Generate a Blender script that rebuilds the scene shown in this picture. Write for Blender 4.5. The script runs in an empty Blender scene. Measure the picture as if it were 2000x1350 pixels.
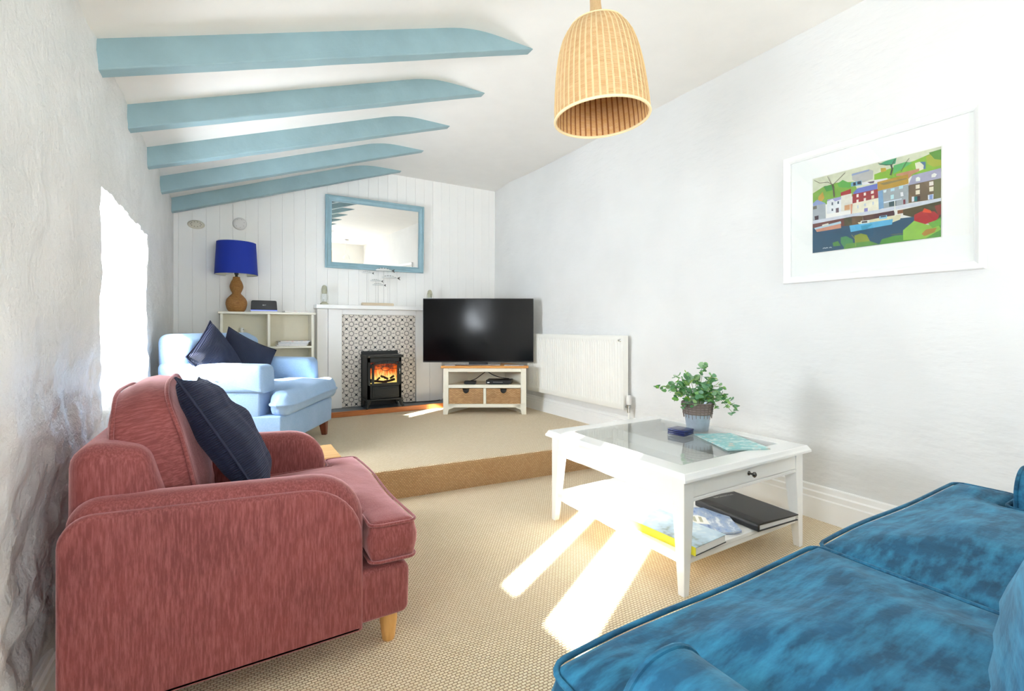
import bpy, bmesh, math, random
from mathutils import Vector, Matrix, noise
random.seed(7)
PI = math.pi
SC = bpy.context.scene
COL = SC.collection

# ---------------------------------------------------------------- camera
HC = 1.08
YAW = math.radians(30.8)
cam_d = bpy.data.cameras.new('camera')
cam_d.sensor_width = 36.0
cam_d.lens = 36.0 * 915.0 / 2000.0
cam_d.shift_y = -0.0175
cam_d.clip_start = 0.02
cam = bpy.data.objects.new('camera', cam_d)
cam.location = (0, 0, HC)
cam.rotation_euler = (PI / 2, 0, -YAW)
COL.objects.link(cam)
SC.camera = cam

# ---------------------------------------------------------------- light
w = bpy.data.worlds.new('sky')
SC.world = w
w.use_nodes = True
bg = w.node_tree.nodes['Background']
bg.inputs[0].default_value = (0.82, 0.9, 1.0, 1)
bg.inputs[1].default_value = 1.6

SUN_AZ = math.radians(29.3)
SUN_EL = math.radians(26.0)
sd = bpy.data.lights.new('sun', 'SUN')
sd.energy = 60.0
sd.angle = math.radians(0.9)
sd.color = (1.0, 0.98, 0.95)
sun = bpy.data.objects.new('sun', sd)
sdir = Vector((math.cos(SUN_AZ) * math.cos(SUN_EL), math.sin(SUN_AZ) * math.cos(SUN_EL), -math.sin(SUN_EL)))
sun.rotation_euler = sdir.to_track_quat('-Z', 'Y').to_euler()
sun.location = (-4, -2, 4)
COL.objects.link(sun)


def area(name, loc, direction, sx, sy, power, color=(1, 1, 1)):
    d = bpy.data.lights.new(name, 'AREA')
    d.shape = 'RECTANGLE'
    d.size = sx
    d.size_y = sy
    d.energy = power
    d.color = color
    o = bpy.data.objects.new(name, d)
    o.location = loc
    o.rotation_euler = Vector(direction).to_track_quat('-Z', 'Y').to_euler()
    COL.objects.link(o)
    return o


# daylight at the panes, tilted up to brighten the ceiling (rear, two left windows)
area('daylight_rear_window', (1.35, -3.28, 1.06), (0, 1, 0.28), 2.3, 1.8, 84, (0.86, 0.93, 1.0))
area('daylight_left_window', (-0.82, 0.48, 1.42), (1, 0, 0.8), 0.56, 0.9, 36, (0.86, 0.93, 1.0))
area('daylight_left_window_far', (-0.82, 3.45, 1.42), (1, 0, 0.45), 0.5, 0.9, 74, (0.86, 0.93, 1.0))

SC.view_settings.view_transform = 'Standard'
SC.view_settings.look = 'None'
SC.view_settings.gamma = 1.0
SC.view_settings.use_curve_mapping = False
SC.view_settings.exposure = 0.43
SC.cycles.use_denoising = True
SC.cycles.max_bounces = 10
SC.cycles.diffuse_bounces = 7
SC.cycles.sample_clamp_indirect = 8.0
SC.cycles.caustics_reflective = False
SC.cycles.caustics_refractive = False


# ---------------------------------------------------------------- materials
def lin(c):
    if isinstance(c, str):
        c = tuple(int(c[i:i + 2], 16) / 255 for i in (0, 2, 4))
    return tuple((x / 12.92 if x <= 0.04045 else ((x + 0.055) / 1.055) ** 2.4) for x in c) + (1,)


class NT:
    def __init__(s, name):
        s.m = bpy.data.materials.new(name)
        s.m.use_nodes = True
        s.t = s.m.node_tree
        s.p = s.t.nodes['Principled BSDF']
        s.out = s.t.nodes['Material Output']

    def n(s, typ, **kw):
        nd = s.t.nodes.new(typ)
        for k, v in kw.items():
            if k in nd.inputs.keys() if hasattr(nd.inputs, 'keys') else False:
                nd.inputs[k].default_value = v
            else:
                setattr(nd, k, v)
        return nd

    def l(s, a, b):
        s.t.links.new(a, b)

    def math(s, op, a, b=None, c=None, clamp=False):
        nd = s.t.nodes.new('ShaderNodeMath')
        nd.operation = op
        nd.use_clamp = clamp
        for i, v in enumerate((a, b, c)):
            if v is None:
                continue
            if isinstance(v, (int, float)):
                nd.inputs[i].default_value = v
            else:
                s.l(v, nd.inputs[i])
        return nd.outputs[0]

    def mix(s, fac, a, b):
        nd = s.t.nodes.new('ShaderNodeMix')
        nd.data_type = 'RGBA'
        for i, v in ((0, fac), (6, a), (7, b)):
            if isinstance(v, (int, float)):
                nd.inputs[i].default_value = v
            elif isinstance(v, (tuple, str)):
                nd.inputs[i].default_value = lin(v) if isinstance(v, str) else v
            else:
                s.l(v, nd.inputs[i])
        return nd.outputs[2]

    def coord(s, which='Object', scale=(1, 1, 1), rot=(0, 0, 0)):
        tc = s.t.nodes.new('ShaderNodeTexCoord')
        mp = s.t.nodes.new('ShaderNodeMapping')
        mp.inputs['Scale'].default_value = scale
        mp.inputs['Rotation'].default_value = rot
        s.l(tc.outputs[which], mp.inputs['Vector'])
        return mp.outputs[0]

    def noise(s, vec, scale, detail=3, rough=0.55):
        nd = s.t.nodes.new('ShaderNodeTexNoise')
        nd.inputs['Scale'].default_value = scale
        nd.inputs['Detail'].default_value = detail
        nd.inputs['Roughness'].default_value = rough
        if vec is not None:
            s.l(vec, nd.inputs['Vector'])
        return nd.outputs[0]

    def ramp(s, fac, lo, hi, a=0.0, b=1.0):
        nd = s.t.nodes.new('ShaderNodeMapRange')
        nd.inputs['From Min'].default_value = lo
        nd.inputs['From Max'].default_value = hi
        nd.inputs['To Min'].default_value = a
        nd.inputs['To Max'].default_value = b
        s.l(fac, nd.inputs['Value'])
        return nd.outputs[0]

    def bump(s, h, dist, strength=1.0):
        nd = s.t.nodes.new('ShaderNodeBump')
        nd.inputs['Distance'].default_value = dist
        nd.inputs['Strength'].default_value = strength
        s.l(h, nd.inputs['Height'])
        s.l(nd.outputs[0], s.p.inputs['Normal'])
        return nd

    def col(s, v):
        if isinstance(v, str):
            s.p.inputs['Base Color'].default_value = lin(v)
        else:
            s.l(v, s.p.inputs['Base Color'])

    def set(s, **kw):
        for k, v in kw.items():
            s.p.inputs[k.replace('_', ' ')].default_value = v


def plain(name, col, rough=0.5, metal=0.0, var=0.04, scale=6, bump=0.0, bscale=60, coat=0.0):
    k = NT(name)
    v = k.coord()
    nz = k.noise(v, scale, 4)
    c = lin(col)
    dk = tuple(x * (1 - var * 2.5) for x in c[:3]) + (1,)
    k.col(k.mix(k.ramp(nz, 0.35, 0.65), dk, c))
    k.set(Roughness=rough, Metallic=metal)
    if coat:
        k.set(Coat_Weight=coat)
    if bump:
        k.bump(k.noise(v, bscale, 4), bump)
    return k.m


M = {}
# left wall: gloss-ish white limewash over rough stone
k = NT('rough_plaster')
v = k.coord()
n1 = k.noise(v, 2.2, 5)
k.col(k.mix(k.ramp(n1, 0.35, 0.7), 'dddcda', 'edeceb'))
k.set(Roughness=0.42)
hh = k.math('ADD', k.noise(v, 9, 6, 0.6), k.math('MULTIPLY', k.noise(v, 45, 4, 0.6), 0.25))
k.bump(hh, 0.03, 0.5)
M['rough_plaster'] = k.m

k = NT('smooth_plaster')
v = k.coord()
k.col(k.mix(k.ramp(k.noise(v, 1.4, 3), 0.3, 0.7), 'dcdcdb', 'e5e5e4'))
k.set(Roughness=0.6)
k.bump(k.math('ADD', k.noise(v, 2.5, 4), k.math('MULTIPLY', k.noise(k.coord(scale=(1, 1, 3)), 9, 4), 0.2)), 0.035, 0.5)
M['smooth_plaster'] = k.m
M['ceiling'] = plain('ceiling_paint', 'eceae6', 0.75, var=0.01, bump=0.004, bscale=3)
M['board'] = plain('white_board_paint', 'f8f7f4', 0.45, var=0.012, scale=2)
M['trim'] = plain('white_gloss_trim', 'f2f2f1', 0.28, var=0.01)
M['radiator'] = plain('radiator_enamel', 'f0efe9', 0.3, var=0.01)
M['beam'] = plain('beam_blue_paint', '94b1b8', 0.5, var=0.05, scale=5, bump=0.003, bscale=14)
M['mirror_frame'] = plain('mirror_frame_paint', '94b6c2', 0.4, var=0.05, scale=9)
M['white_lacquer'] = plain('white_lacquer', 'f1f1ef', 0.22, var=0.008, coat=0.3)
M['cream_paint'] = plain('cream_paint', 'ece8d8', 0.35, var=0.015)
M['cream_inside'] = plain('shelf_cream_paint', 'e9e3cd', 0.45, var=0.02)
M['oak'] = None


def wood(name, a, b, scale=(2, 30, 30), rough=0.4):
    k = NT(name)
    v = k.coord(scale=scale)
    n = k.noise(v, 3, 5, 0.6)
    k.col(k.mix(k.ramp(n, 0.3, 0.7), a, b))
    k.set(Roughness=rough)
    k.bump(n, 0.0008)
    return k.m


M['oak'] = wood('honey_oak', 'c8833a', 'e2a459')
M['hearth_wood'] = wood('hearth_edge_wood', 'a25a2a', 'c57a3e')
M['beech'] = wood('light_beech', 'd9a462', 'ecc084')
M['dark_wood'] = wood('dark_leg_wood', '6a3322', '8d4a30', (20, 20, 3))
M['leg_oak'] = wood('pale_leg_wood', 'cf9a55', 'e2b06c', (20, 20, 3))
M['driftwood'] = wood('driftwood', 'cdbb9f', 'e0cfb6')


def weave_floor(name, swap):
    k = NT(name)
    tc = k.t.nodes.new('ShaderNodeTexCoord')
    sp = k.t.nodes.new('ShaderNodeSeparateXYZ')
    k.l(tc.outputs['Object'], sp.inputs[0])
    cb = k.t.nodes.new('ShaderNodeCombineXYZ')
    k.l(sp.outputs[0], cb.inputs[0])
    k.l(sp.outputs[2 if swap else 1], cb.inputs[1])
    br = k.t.nodes.new('ShaderNodeTexBrick')
    br.inputs['Scale'].default_value = 1.0
    br.inputs['Brick Width'].default_value = 0.0165
    br.inputs['Row Height'].default_value = 0.0105
    br.inputs['Mortar Size'].default_value = 0.0021
    br.inputs['Mortar Smooth'].default_value = 0.9
    br.inputs['Bias'].default_value = 0.1
    br.inputs['Color1'].default_value = lin('d6b080' if swap else 'f6e8cb')  # riser set browner: its shade is painted into the weave colours
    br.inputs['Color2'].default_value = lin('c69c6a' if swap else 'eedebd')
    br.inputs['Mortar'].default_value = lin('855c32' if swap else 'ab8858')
    k.l(cb.outputs[0], br.inputs['Vector'])
    big = k.noise(cb.outputs[0], 3.0, 4)
    fine = k.noise(cb.outputs[0], 260, 2)
    c = k.mix(k.ramp(big, 0.3, 0.7, 0, 0.15), br.outputs['Color'], lin('dcc194'))
    c = k.mix(k.ramp(fine, 0.4, 0.75, 0, 0.2), c, lin('b8935c'))
    k.col(c)
    k.set(Roughness=0.85)
    k.p.inputs['Sheen Weight'].default_value = 0.25
    h = k.math('SUBTRACT', k.math('MULTIPLY', fine, 0.25), br.outputs['Fac'])
    k.bump(h, 0.003, 0.9)
    return k.m


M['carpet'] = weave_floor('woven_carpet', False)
M['carpet_riser_shaded'] = weave_floor('woven_carpet_riser_shaded', True)


def velvet(name, dark, base, light, stretch=(60, 60, 4), sheen=0.6, tint='ffffff', bumpd=0.002, big=5.0):
    k = NT(name)
    v = k.coord(scale=stretch)
    v2 = k.coord()
    streak = k.noise(v, 1.0, 4, 0.6)
    mott = k.noise(v2, big, 5, 0.62)
    c = k.mix(k.ramp(mott, 0.38, 0.66), dark, base)
    c = k.mix(k.ramp(streak, 0.42, 0.75, 0, 0.65), c, light)
    k.col(c)
    k.set(Roughness=0.75)
    k.p.inputs['Sheen Weight'].default_value = sheen
    k.p.inputs['Sheen Roughness'].default_value = 0.4
    k.p.inputs['Sheen Tint'].default_value = lin(tint)
    k.bump(k.noise(v2, 14, 4), bumpd * 3, 0.4)
    return k.m


M['pink'] = velvet('dusty_red_chenille', '733230', '803936', 'ac6763', (230, 230, 24), 1.0, 'ffc8cc')
M['teal'] = velvet('teal_velvet', '06405c', '0b5578', '3a9cc4', (9, 34, 34), 0.30, '8fd0f0', 0.004, 12.0)
M['blue_cotton'] = velvet('pale_blue_cotton', '8fb0d4', '9dbadc', 'b0c9e6', (200, 200, 200), 0.1)
k = NT('navy_corduroy')
v = k.coord()
wv = k.t.nodes.new('ShaderNodeTexWave')
wv.inputs['Scale'].default_value = 46
wv.inputs['Distortion'].default_value = 1.0
wv.inputs['Detail Scale'].default_value = 1.0
wv.bands_direction = 'Y'
k.l(v, wv.inputs['Vector'])
k.col(k.mix(wv.outputs['Fac'], '080b1c', '161d3a'))
k.set(Roughness=0.8)
k.p.inputs['Sheen Weight'].default_value = 0.15
k.p.inputs['Sheen Tint'].default_value = lin('9aa8e0')
k.bump(wv.outputs['Fac'], 0.004, 0.8)
M['navy'] = k.m
M['navy_trim'] = plain('navy_piping', '101632', 0.7)
M['navy_plain'] = plain('navy_coaster', '14235a', 0.25)

M['black_iron'] = plain('black_cast_iron', '262827', 0.5, 0.2, bump=0.0008, bscale=150)
M['black_matte'] = plain('black_plastic', '141416', 0.4)
M['black_leather'] = plain('black_leatherette', '222224', 0.42, bump=0.0006, bscale=300)
M['slate'] = plain('slate', '5f6a74', 0.4, var=0.08, scale=8, bump=0.002, bscale=12)
M['chrome'] = plain('polished_metal', 'c9c9c9', 0.12, 1.0)
M['dark_chrome'] = plain('dark_metal_knob', '6a6662', 0.2, 1.0)
M['brass'] = plain('brushed_brass', 'b08a50', 0.3, 1.0)
M['zinc'] = plain('galvanised_zinc', 'b9c5d2', 0.45, 0.35, var=0.06, scale=30)
M['paper'] = plain('paper_white', 'f2f0ec', 0.6, var=0.01)
M['yellow_cover'] = plain('yellow_cover', 'ece23c', 0.4, var=0.02)
M['blue_shade'] = plain('royal_blue_shade', '0c2f9e', 0.75, var=0.03, scale=200)
M['shade_inner'] = plain('shade_lining', 'e9e8d8', 0.7)
M['stem'] = plain('plant_stem', '6f8a4a', 0.6)
M['soil'] = plain('potting_soil', '3a2b1e', 0.9)
M['white_ceramic'] = plain('white_ceramic', 'eeeeea', 0.25)
M['lantern_metal'] = plain('lantern_grey_cream', 'b9b8a0', 0.45, 0.2)
M['fish_silver'] = plain('fish_silver', 'd9dcdc', 0.3, 0.4)
M['fish_dark'] = plain('fish_dark', '3c3a38', 0.5)
M['wire'] = plain('thin_wire', 'a9a9a8', 0.4, 0.6)
M['mat_board'] = plain('picture_mount_card', 'fbfbfa', 0.7, var=0.005)
M['pic_frame'] = plain('picture_frame_white', 'efefee', 0.3, var=0.008)
M['beige_plastic'] = plain('beige_plastic', 'd9d3c2', 0.5)
M['white_plastic'] = plain('white_plastic', 'e6e4e2', 0.45)
M['grey_print'] = plain('grey_lettering', 'b4b6b2', 0.4)

k = NT('mirror_glass')
k.set(Metallic=1.0, Roughness=0.01)
k.p.inputs['Base Color'].default_value = (0.80, 0.80, 0.78, 1)
M['mirror'] = k.m
k = NT('tv_screen_glass')
k.col('060607')
k.set(Roughness=0.12)
k.p.inputs['Specular IOR Level'].default_value = 0.22
M['tv_screen'] = k.m


def thin_glass(name, tint, refl=1.0):
    k = NT(name)
    tr = k.t.nodes.new('ShaderNodeBsdfTransparent')
    tr.inputs[0].default_value = tint
    gl = k.t.nodes.new('ShaderNodeBsdfGlossy')
    gl.inputs['Roughness'].default_value = 0.01
    lw = k.t.nodes.new('ShaderNodeLayerWeight')
    lw.inputs['Blend'].default_value = 0.5
    mx = k.t.nodes.new('ShaderNodeMixShader')
    k.l(k.math('MULTIPLY', k.math('ADD', 0.035, k.math('MULTIPLY', k.math('POWER', lw.outputs['Facing'], 4.5), 0.9)), refl, clamp=True), mx.inputs[0])
    k.l(tr.outputs[0], mx.inputs[1])
    k.l(gl.outputs[0], mx.inputs[2])
    k.l(mx.outputs[0], k.out.inputs[0])
    return k.m


M['glass'] = thin_glass('clear_window_glass', (0.99, 0.995, 0.99, 1))
M['table_glass'] = thin_glass('table_glass', (0.985, 0.997, 0.99, 1), 1.15)
M['lantern_glass'] = thin_glass('lantern_glass', (0.93, 0.95, 0.95, 1))


def rattan(name, a, b, c, sx=1, sy=1, mode='uv', bw=0.5, rh=0.25, bump=0.002):
    k = NT(name)
    v = k.coord('UV' if mode == 'uv' else 'Object', (sx, sy, 1), (0, 0, 0) if mode != 'xz' else (PI / 2, 0, 0))
    br = k.t.nodes.new('ShaderNodeTexBrick')
    br.inputs['Scale'].default_value = 1
    br.inputs['Brick Width'].default_value = bw
    br.inputs['Row Height'].default_value = rh
    br.inputs['Mortar Size'].default_value = rh * 0.12
    br.inputs['Mortar Smooth'].default_value = 0.8
    br.inputs['Color1'].default_value = lin(a)
    br.inputs['Color2'].default_value = lin(b)
    br.inputs['Mortar'].default_value = lin(c)
    k.l(v, br.inputs['Vector'])
    nz = k.noise(v, 3, 3)
    k.col(k.mix(k.ramp(nz, 0.4, 0.7, 0, 0.4), br.outputs['Color'], c))
    k.set(Roughness=0.6)
    k.bump(k.math('SUBTRACT', 1.0, br.outputs['Fac']), bump, 0.8)
    return k.m


M['basket'] = rattan('seagrass_basket', 'd2a878', 'b98c5c', '6f4f30', 1, 1, 'xz', 0.030, 0.011)
M['gourd'] = rattan('brown_rattan_lamp', 'c4904f', 'ab743c', '6c441f', 60, 60, 'uv', 1.6, 1.0)
M['pot_basket'] = rattan('grey_willow', 'b5a69c', 'a0908a', '786860', 30, 26, 'uv', 1.5, 0.5)


def pendant_mat(name, stake, a, b, dark):
    k = NT(name)
    tc = k.t.nodes.new('ShaderNodeTexCoord')
    sp = k.t.nodes.new('ShaderNodeSeparateXYZ')
    k.l(tc.outputs['UV'], sp.inputs[0])
    u, vv = sp.outputs[0], sp.outputs[1]
    fu = k.math('FRACT', k.math('MULTIPLY', u, 46))
    st = k.math('ABSOLUTE', k.math('SUBTRACT', fu, 0.5))
    stk = k.ramp(st, 0.30, 0.42)
    rows = k.math('SINE', k.math('MULTIPLY', vv, 2 * PI * 88))
    cb = k.t.nodes.new('ShaderNodeCombineXYZ')
    k.l(k.math('FLOOR', k.math('MULTIPLY', u, 46)), cb.inputs[0])
    k.l(k.math('MULTIPLY', vv, 22), cb.inputs[1])
    nz = k.noise(cb.outputs[0], 1.3, 2)
    c = k.mix(k.ramp(nz, 0.35, 0.7), a, b)
    c = k.mix(k.ramp(rows, 0.2, 1, 0, 0.25), c, dark)
    c = k.mix(stk, c, stake)
    k.col(c)
    k.set(Roughness=0.55)
    k.bump(k.math('ADD', rows, k.math('MULTIPLY', stk, 1.5)), 0.0012, 0.7)
    tl = k.t.nodes.new('ShaderNodeBsdfTranslucent')
    k.l(c, tl.inputs[0])
    mx = k.t.nodes.new('ShaderNodeMixShader')
    mx.inputs[0].default_value = 0.10
    k.l(k.p.outputs[0], mx.inputs[1])
    k.l(tl.outputs[0], mx.inputs[2])
    k.l(mx.outputs[0], k.out.inputs[0])
    return k.m


M['pendant'] = pendant_mat('woven_cane', 'e8cfa2', 'd3a570', 'dfba88', 'b98850')
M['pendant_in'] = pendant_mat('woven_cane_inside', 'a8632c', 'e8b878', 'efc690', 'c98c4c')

# patterned hearth tile: ten-pointed rosettes on a 0.1 m lattice
k = NT('patterned_tile')
tc = k.t.nodes.new('ShaderNodeTexCoord')
sp = k.t.nodes.new('ShaderNodeSeparateXYZ')
k.l(tc.outputs['Object'], sp.inputs[0])


def cell(o, ph):
    return k.math('SUBTRACT', k.math('FRACT', k.math('ADD', k.math('DIVIDE', o, 0.1), ph)), 0.5)


def star(cx, cy, arms, r0, r1, wid, rot=0.0):
    r = k.math('SQRT', k.math('ADD', k.math('MULTIPLY', cx, cx), k.math('MULTIPLY', cy, cy)))
    an = k.math('ARCTAN2', cy, cx)
    am = k.math('ABSOLUTE', k.math('SUBTRACT', k.math('FRACT', k.math('ADD', k.math('MULTIPLY', an, arms / (2 * PI)), 0.5 + rot)), 0.5))
    arc = k.math('MULTIPLY', k.math('MULTIPLY', am, 2 * PI / arms), r)
    lim = wid(r)
    inside = k.math('LESS_THAN', arc, lim)
    return k.math('MULTIPLY', inside, k.math('MULTIPLY', k.math('GREATER_THAN', r, r0), k.math('LESS_THAN', r, r1)))


ax, ay = cell(sp.outputs[0], 0.5), cell(sp.outputs[2], 0.5)
bx_, by_ = cell(sp.outputs[0], 0.0), cell(sp.outputs[2], 0.0)
s1 = star(ax, ay, 12, 0.195, 0.38, lambda r: k.math('SUBTRACT', 0.105, k.math('MULTIPLY', r, 0.27)))
s1b = star(ax, ay, 4, 0.36, 0.52, lambda r: k.math('SUBTRACT', k.math('MULTIPLY', r, 0.16), 0.042))
s1c = star(ax, ay, 4, 0.36, 0.56, lambda r: k.math('ADD', k.math('MULTIPLY', r, 0.0), 0.012), 0.5)
s2 = star(bx_, by_, 4, 0.0, 0.24, lambda r: k.math('SUBTRACT', 0.085, k.math('MULTIPLY', r, 0.33)), 0.5)
msk = k.math('MAXIMUM', k.math('MAXIMUM', s1, s1b), k.math('MAXIMUM', s1c, s2))
k.col(k.mix(msk, 'e4ddd4', '14161c'))
k.set(Roughness=0.35)
M['tile'] = k.m

# fire: glowing bed and flames
k = NT('fire_glow')
v = k.coord()
sp = k.t.nodes.new('ShaderNodeSeparateXYZ')
k.l(v, sp.inputs[0])
nz = k.noise(k.coord(scale=(1, 1, 0.35)), 26, 5, 0.7)
gr = k.ramp(sp.outputs[2], 0.0, 0.22, 0.42, -0.12)
f = k.math('ADD', nz, gr)
cr = k.t.nodes.new('ShaderNodeValToRGB')
cr.color_ramp.elements[0].position = 0.38
cr.color_ramp.elements[0].color = (0.12, 0.006, 0.0, 1)
cr.color_ramp.elements[1].position = 0.85
cr.color_ramp.elements[1].color = (1.0, 0.75, 0.2, 1)
e = cr.color_ramp.elements.new(0.6)
e.color = (0.85, 0.12, 0.005, 1)
k.l(f, cr.inputs[0])
k.l(cr.outputs[0], k.p.inputs['Emission Color'])
k.p.inputs['Emission Strength'].default_value = 0.8
k.col('200400')
M['fire_glow'] = k.m
k = NT('flame')
v = k.coord()
k.col('000000')
sp = k.t.nodes.new('ShaderNodeSeparateXYZ')
k.l(v, sp.inputs[0])
k.l(k.mix(k.ramp(sp.outputs[2], 0.02, 0.16), (1.0, 0.8, 0.25, 1), (1.0, 0.25, 0.01, 1)), k.p.inputs['Emission Color'])
k.p.inputs['Emission Strength'].default_value = 0.85
M['flame'] = k.m
M['log'] = plain('charred_log', '2b1510', 0.9, bump=0.004, bscale=60)
k = NT('router_light')
k.col('2030a0')
k.p.inputs['Emission Color'].default_value = (0.25, 0.35, 1, 1)
k.p.inputs['Emission Strength'].default_value = 0.8
M['router_light'] = k.m


def cover(name, cols, scale=18, stretch=(1, 1, 1)):
    k = NT(name)
    v = k.coord(scale=stretch)
    n = k.noise(v, scale, 3, 0.6)
    cr = k.t.nodes.new('ShaderNodeValToRGB')
    cr.color_ramp.interpolation = 'EASE'
    el = cr.color_ramp.elements
    while len(el) < len(cols):
        el.new(0.5)
    for i, c in enumerate(cols):
        el[i].position = 0.32 + 0.36 * i / (len(cols) - 1)
        el[i].color = lin(c)
    k.l(n, cr.inputs[0])
    k.col(cr.outputs[0])
    k.set(Roughness=0.28)
    return k.m


M['cover_sea'] = cover('aqua_magazine_cover', ['e9c4b4', '8cc8c8', '6fc0c4', 'cfe4e2', 'a8d8d8'], 12, (1, 2, 1))
M['cover_sky'] = cover('pale_blue_book_cover', ['7a7f74', 'a9c0cf', 'bcd2e2', 'dbe6ec'], 9, (1, 1, 1))
M['cover_boat'] = cover('boat_magazine_cover', ['5870a8', '8fa6cc', '9fb0c8', 'dde2ea'], 16, (2, 1, 1))
M['cover_red'] = cover('red_magazine_cover', ['c8442c', 'e8e2dc', '5a8aa8'], 22)
M['cover_grey'] = cover('grey_magazine_cover', ['8a8a90', 'dcdce0', 'b8a8a8'], 22)

k = NT('leaf_green')
oi = k.t.nodes.new('ShaderNodeObjectInfo')
cr = k.t.nodes.new('ShaderNodeValToRGB')
el = cr.color_ramp.elements
el[0].color = lin('4f8a52')
el[1].color = lin('a9cf58')
e = el.new(0.35); e.color = lin('84b48e')
e = el.new(0.6); e.color = lin('7db84a')
e = el.new(0.8); e.color = lin('a5c8ae')
k.l(oi.outputs['Random'], cr.inputs[0])
k.col(cr.outputs[0])
k.set(Roughness=0.5)
tl = k.t.nodes.new('ShaderNodeBsdfTranslucent')
k.l(cr.outputs[0], tl.inputs[0])
mx = k.t.nodes.new('ShaderNodeMixShader')
mx.inputs[0].default_value = 0.3
k.l(k.p.outputs[0], mx.inputs[1]); k.l(tl.outputs[0], mx.inputs[2]); k.l(mx.outputs[0], k.out.inputs[0])
M['leaf'] = k.m


# ---------------------------------------------------------------- object helpers
def empty(name, loc=(0, 0, 0), rz=0.0, rot=None):
    o = bpy.data.objects.new(name, None)
    o.empty_display_size = 0.1
    o.location = loc
    o.rotation_euler = rot if rot else (0, 0, rz)
    COL.objects.link(o)
    return o


def tag(o, label, cat, group=None, kind=None):
    o['label'] = label
    o['category'] = cat
    if group:
        o['group'] = group
    if kind:
        o['kind'] = kind
    return o


def obj(name, bm, mat, parent=None, smooth=True, bevel=0.0, seg=2, sub=0, angle=40, label=None):
    me = bpy.data.meshes.new(name)
    bmesh.ops.recalc_face_normals(bm, faces=bm.faces)
    bm.to_mesh(me)
    bm.free()
    mats = mat if isinstance(mat, (list, tuple)) else [mat]
    for m_ in mats:
        me.materials.append(M[m_] if isinstance(m_, str) else m_)
    if smooth:
        me.shade_smooth()
        try:
            me.set_sharp_from_angle(angle=math.radians(angle))
        except Exception:
            pass
    o = bpy.data.objects.new(name, me)
    COL.objects.link(o)
    if parent:
        o.parent = parent
    if bevel:
        b = o.modifiers.new('bevel', 'BEVEL')
        b.width = bevel
        b.segments = seg
        b.limit_method = 'ANGLE'
        b.angle_limit = math.radians(35)
    if sub:
        s_ = o.modifiers.new('sub', 'SUBSURF')
        s_.levels = s_.render_levels = sub
    if label:
        o['label'] = label
    return o


def struct(o):
    o['kind'] = 'structure'
    return o


def copy_tree(o, parent=None):
    c = o.copy()
    COL.objects.link(c)
    c.parent = parent
    for ch in list(o.children):
        copy_tree(ch, c)
    return c


def BM():
    return bmesh.new()


def box(bm, x0, x1, y0, y1, z0, z1, mat=0, mx=None):
    vs = [bm.verts.new((x, y, z)) for x in (x0, x1) for y in (y0, y1) for z in (z0, z1)]
    if mx is not None:
        for v_ in vs:
            v_.co = mx @ v_.co
    fs = []
    for q in ((0, 1, 3, 2), (4, 6, 7, 5), (0, 4, 5, 1), (2, 3, 7, 6), (0, 2, 6, 4), (1, 5, 7, 3)):
        f_ = bm.faces.new([vs[i] for i in q])
        f_.material_index = mat
        fs.append(f_)
    return vs


def bx(*a, **kw):
    bm = BM()
    box(bm, *a, **kw)
    return bm


def taper(bm, x, y, z0, z1, a0, b0, a1, b1, ox=0, oy=0):
    """square leg: half sizes a0,b0 at z0 (bottom, shifted by ox,oy) and a1,b1 at z1"""
    vs = []
    for z, a, b, dx, dy in ((z0, a0, b0, ox, oy), (z1, a1, b1, 0, 0)):
        for sx, sy in ((-1, -1), (1, -1), (1, 1), (-1, 1)):
            vs.append(bm.verts.new((x + dx + sx * a, y + dy + sy * b, z)))
    bm.faces.new(vs[0:4][::-1])
    bm.faces.new(vs[4:8])
    for i in range(4):
        bm.faces.new((vs[i], vs[(i + 1) % 4], vs[4 + (i + 1) % 4], vs[4 + i]))


def lathe(prof, n=32, mx=None, bm=None, cap=True, sc=(1, 1), mat=0):
    bm = bm or BM()
    uvl = bm.loops.layers.uv.verify()
    rings = []
    for r, z in prof:
        ring = []
        for i in range(n):
            a = 2 * PI * i / n
            co = Vector((r * math.cos(a) * sc[0], r * math.sin(a) * sc[1], z))
            ring.append(bm.verts.new(mx @ co if mx is not None else co))
        rings.append(ring)
    L = [0]
    for (r0, z0), (r1, z1) in zip(prof, prof[1:]):
        L.append(L[-1] + math.hypot(r1 - r0, z1 - z0))
    T = L[-1] or 1
    for j in range(len(prof) - 1):
        for i in range(n):
            f_ = bm.faces.new((rings[j][i], rings[j][(i + 1) % n], rings[j + 1][(i + 1) % n], rings[j + 1][i]))
            f_.material_index = mat
            for lp, (uu, vv) in zip(f_.loops, ((i, j), (i + 1, j), (i + 1, j + 1), (i, j + 1))):
                lp[uvl].uv = (uu / n, L[vv] / T)
    if cap:
        for ring in (rings[0], rings[-1]):
            if (ring[0].co - ring[n // 2].co).length > 1e-5:
                f_ = bm.faces.new(ring)
                f_.material_index = mat
    return bm


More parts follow.
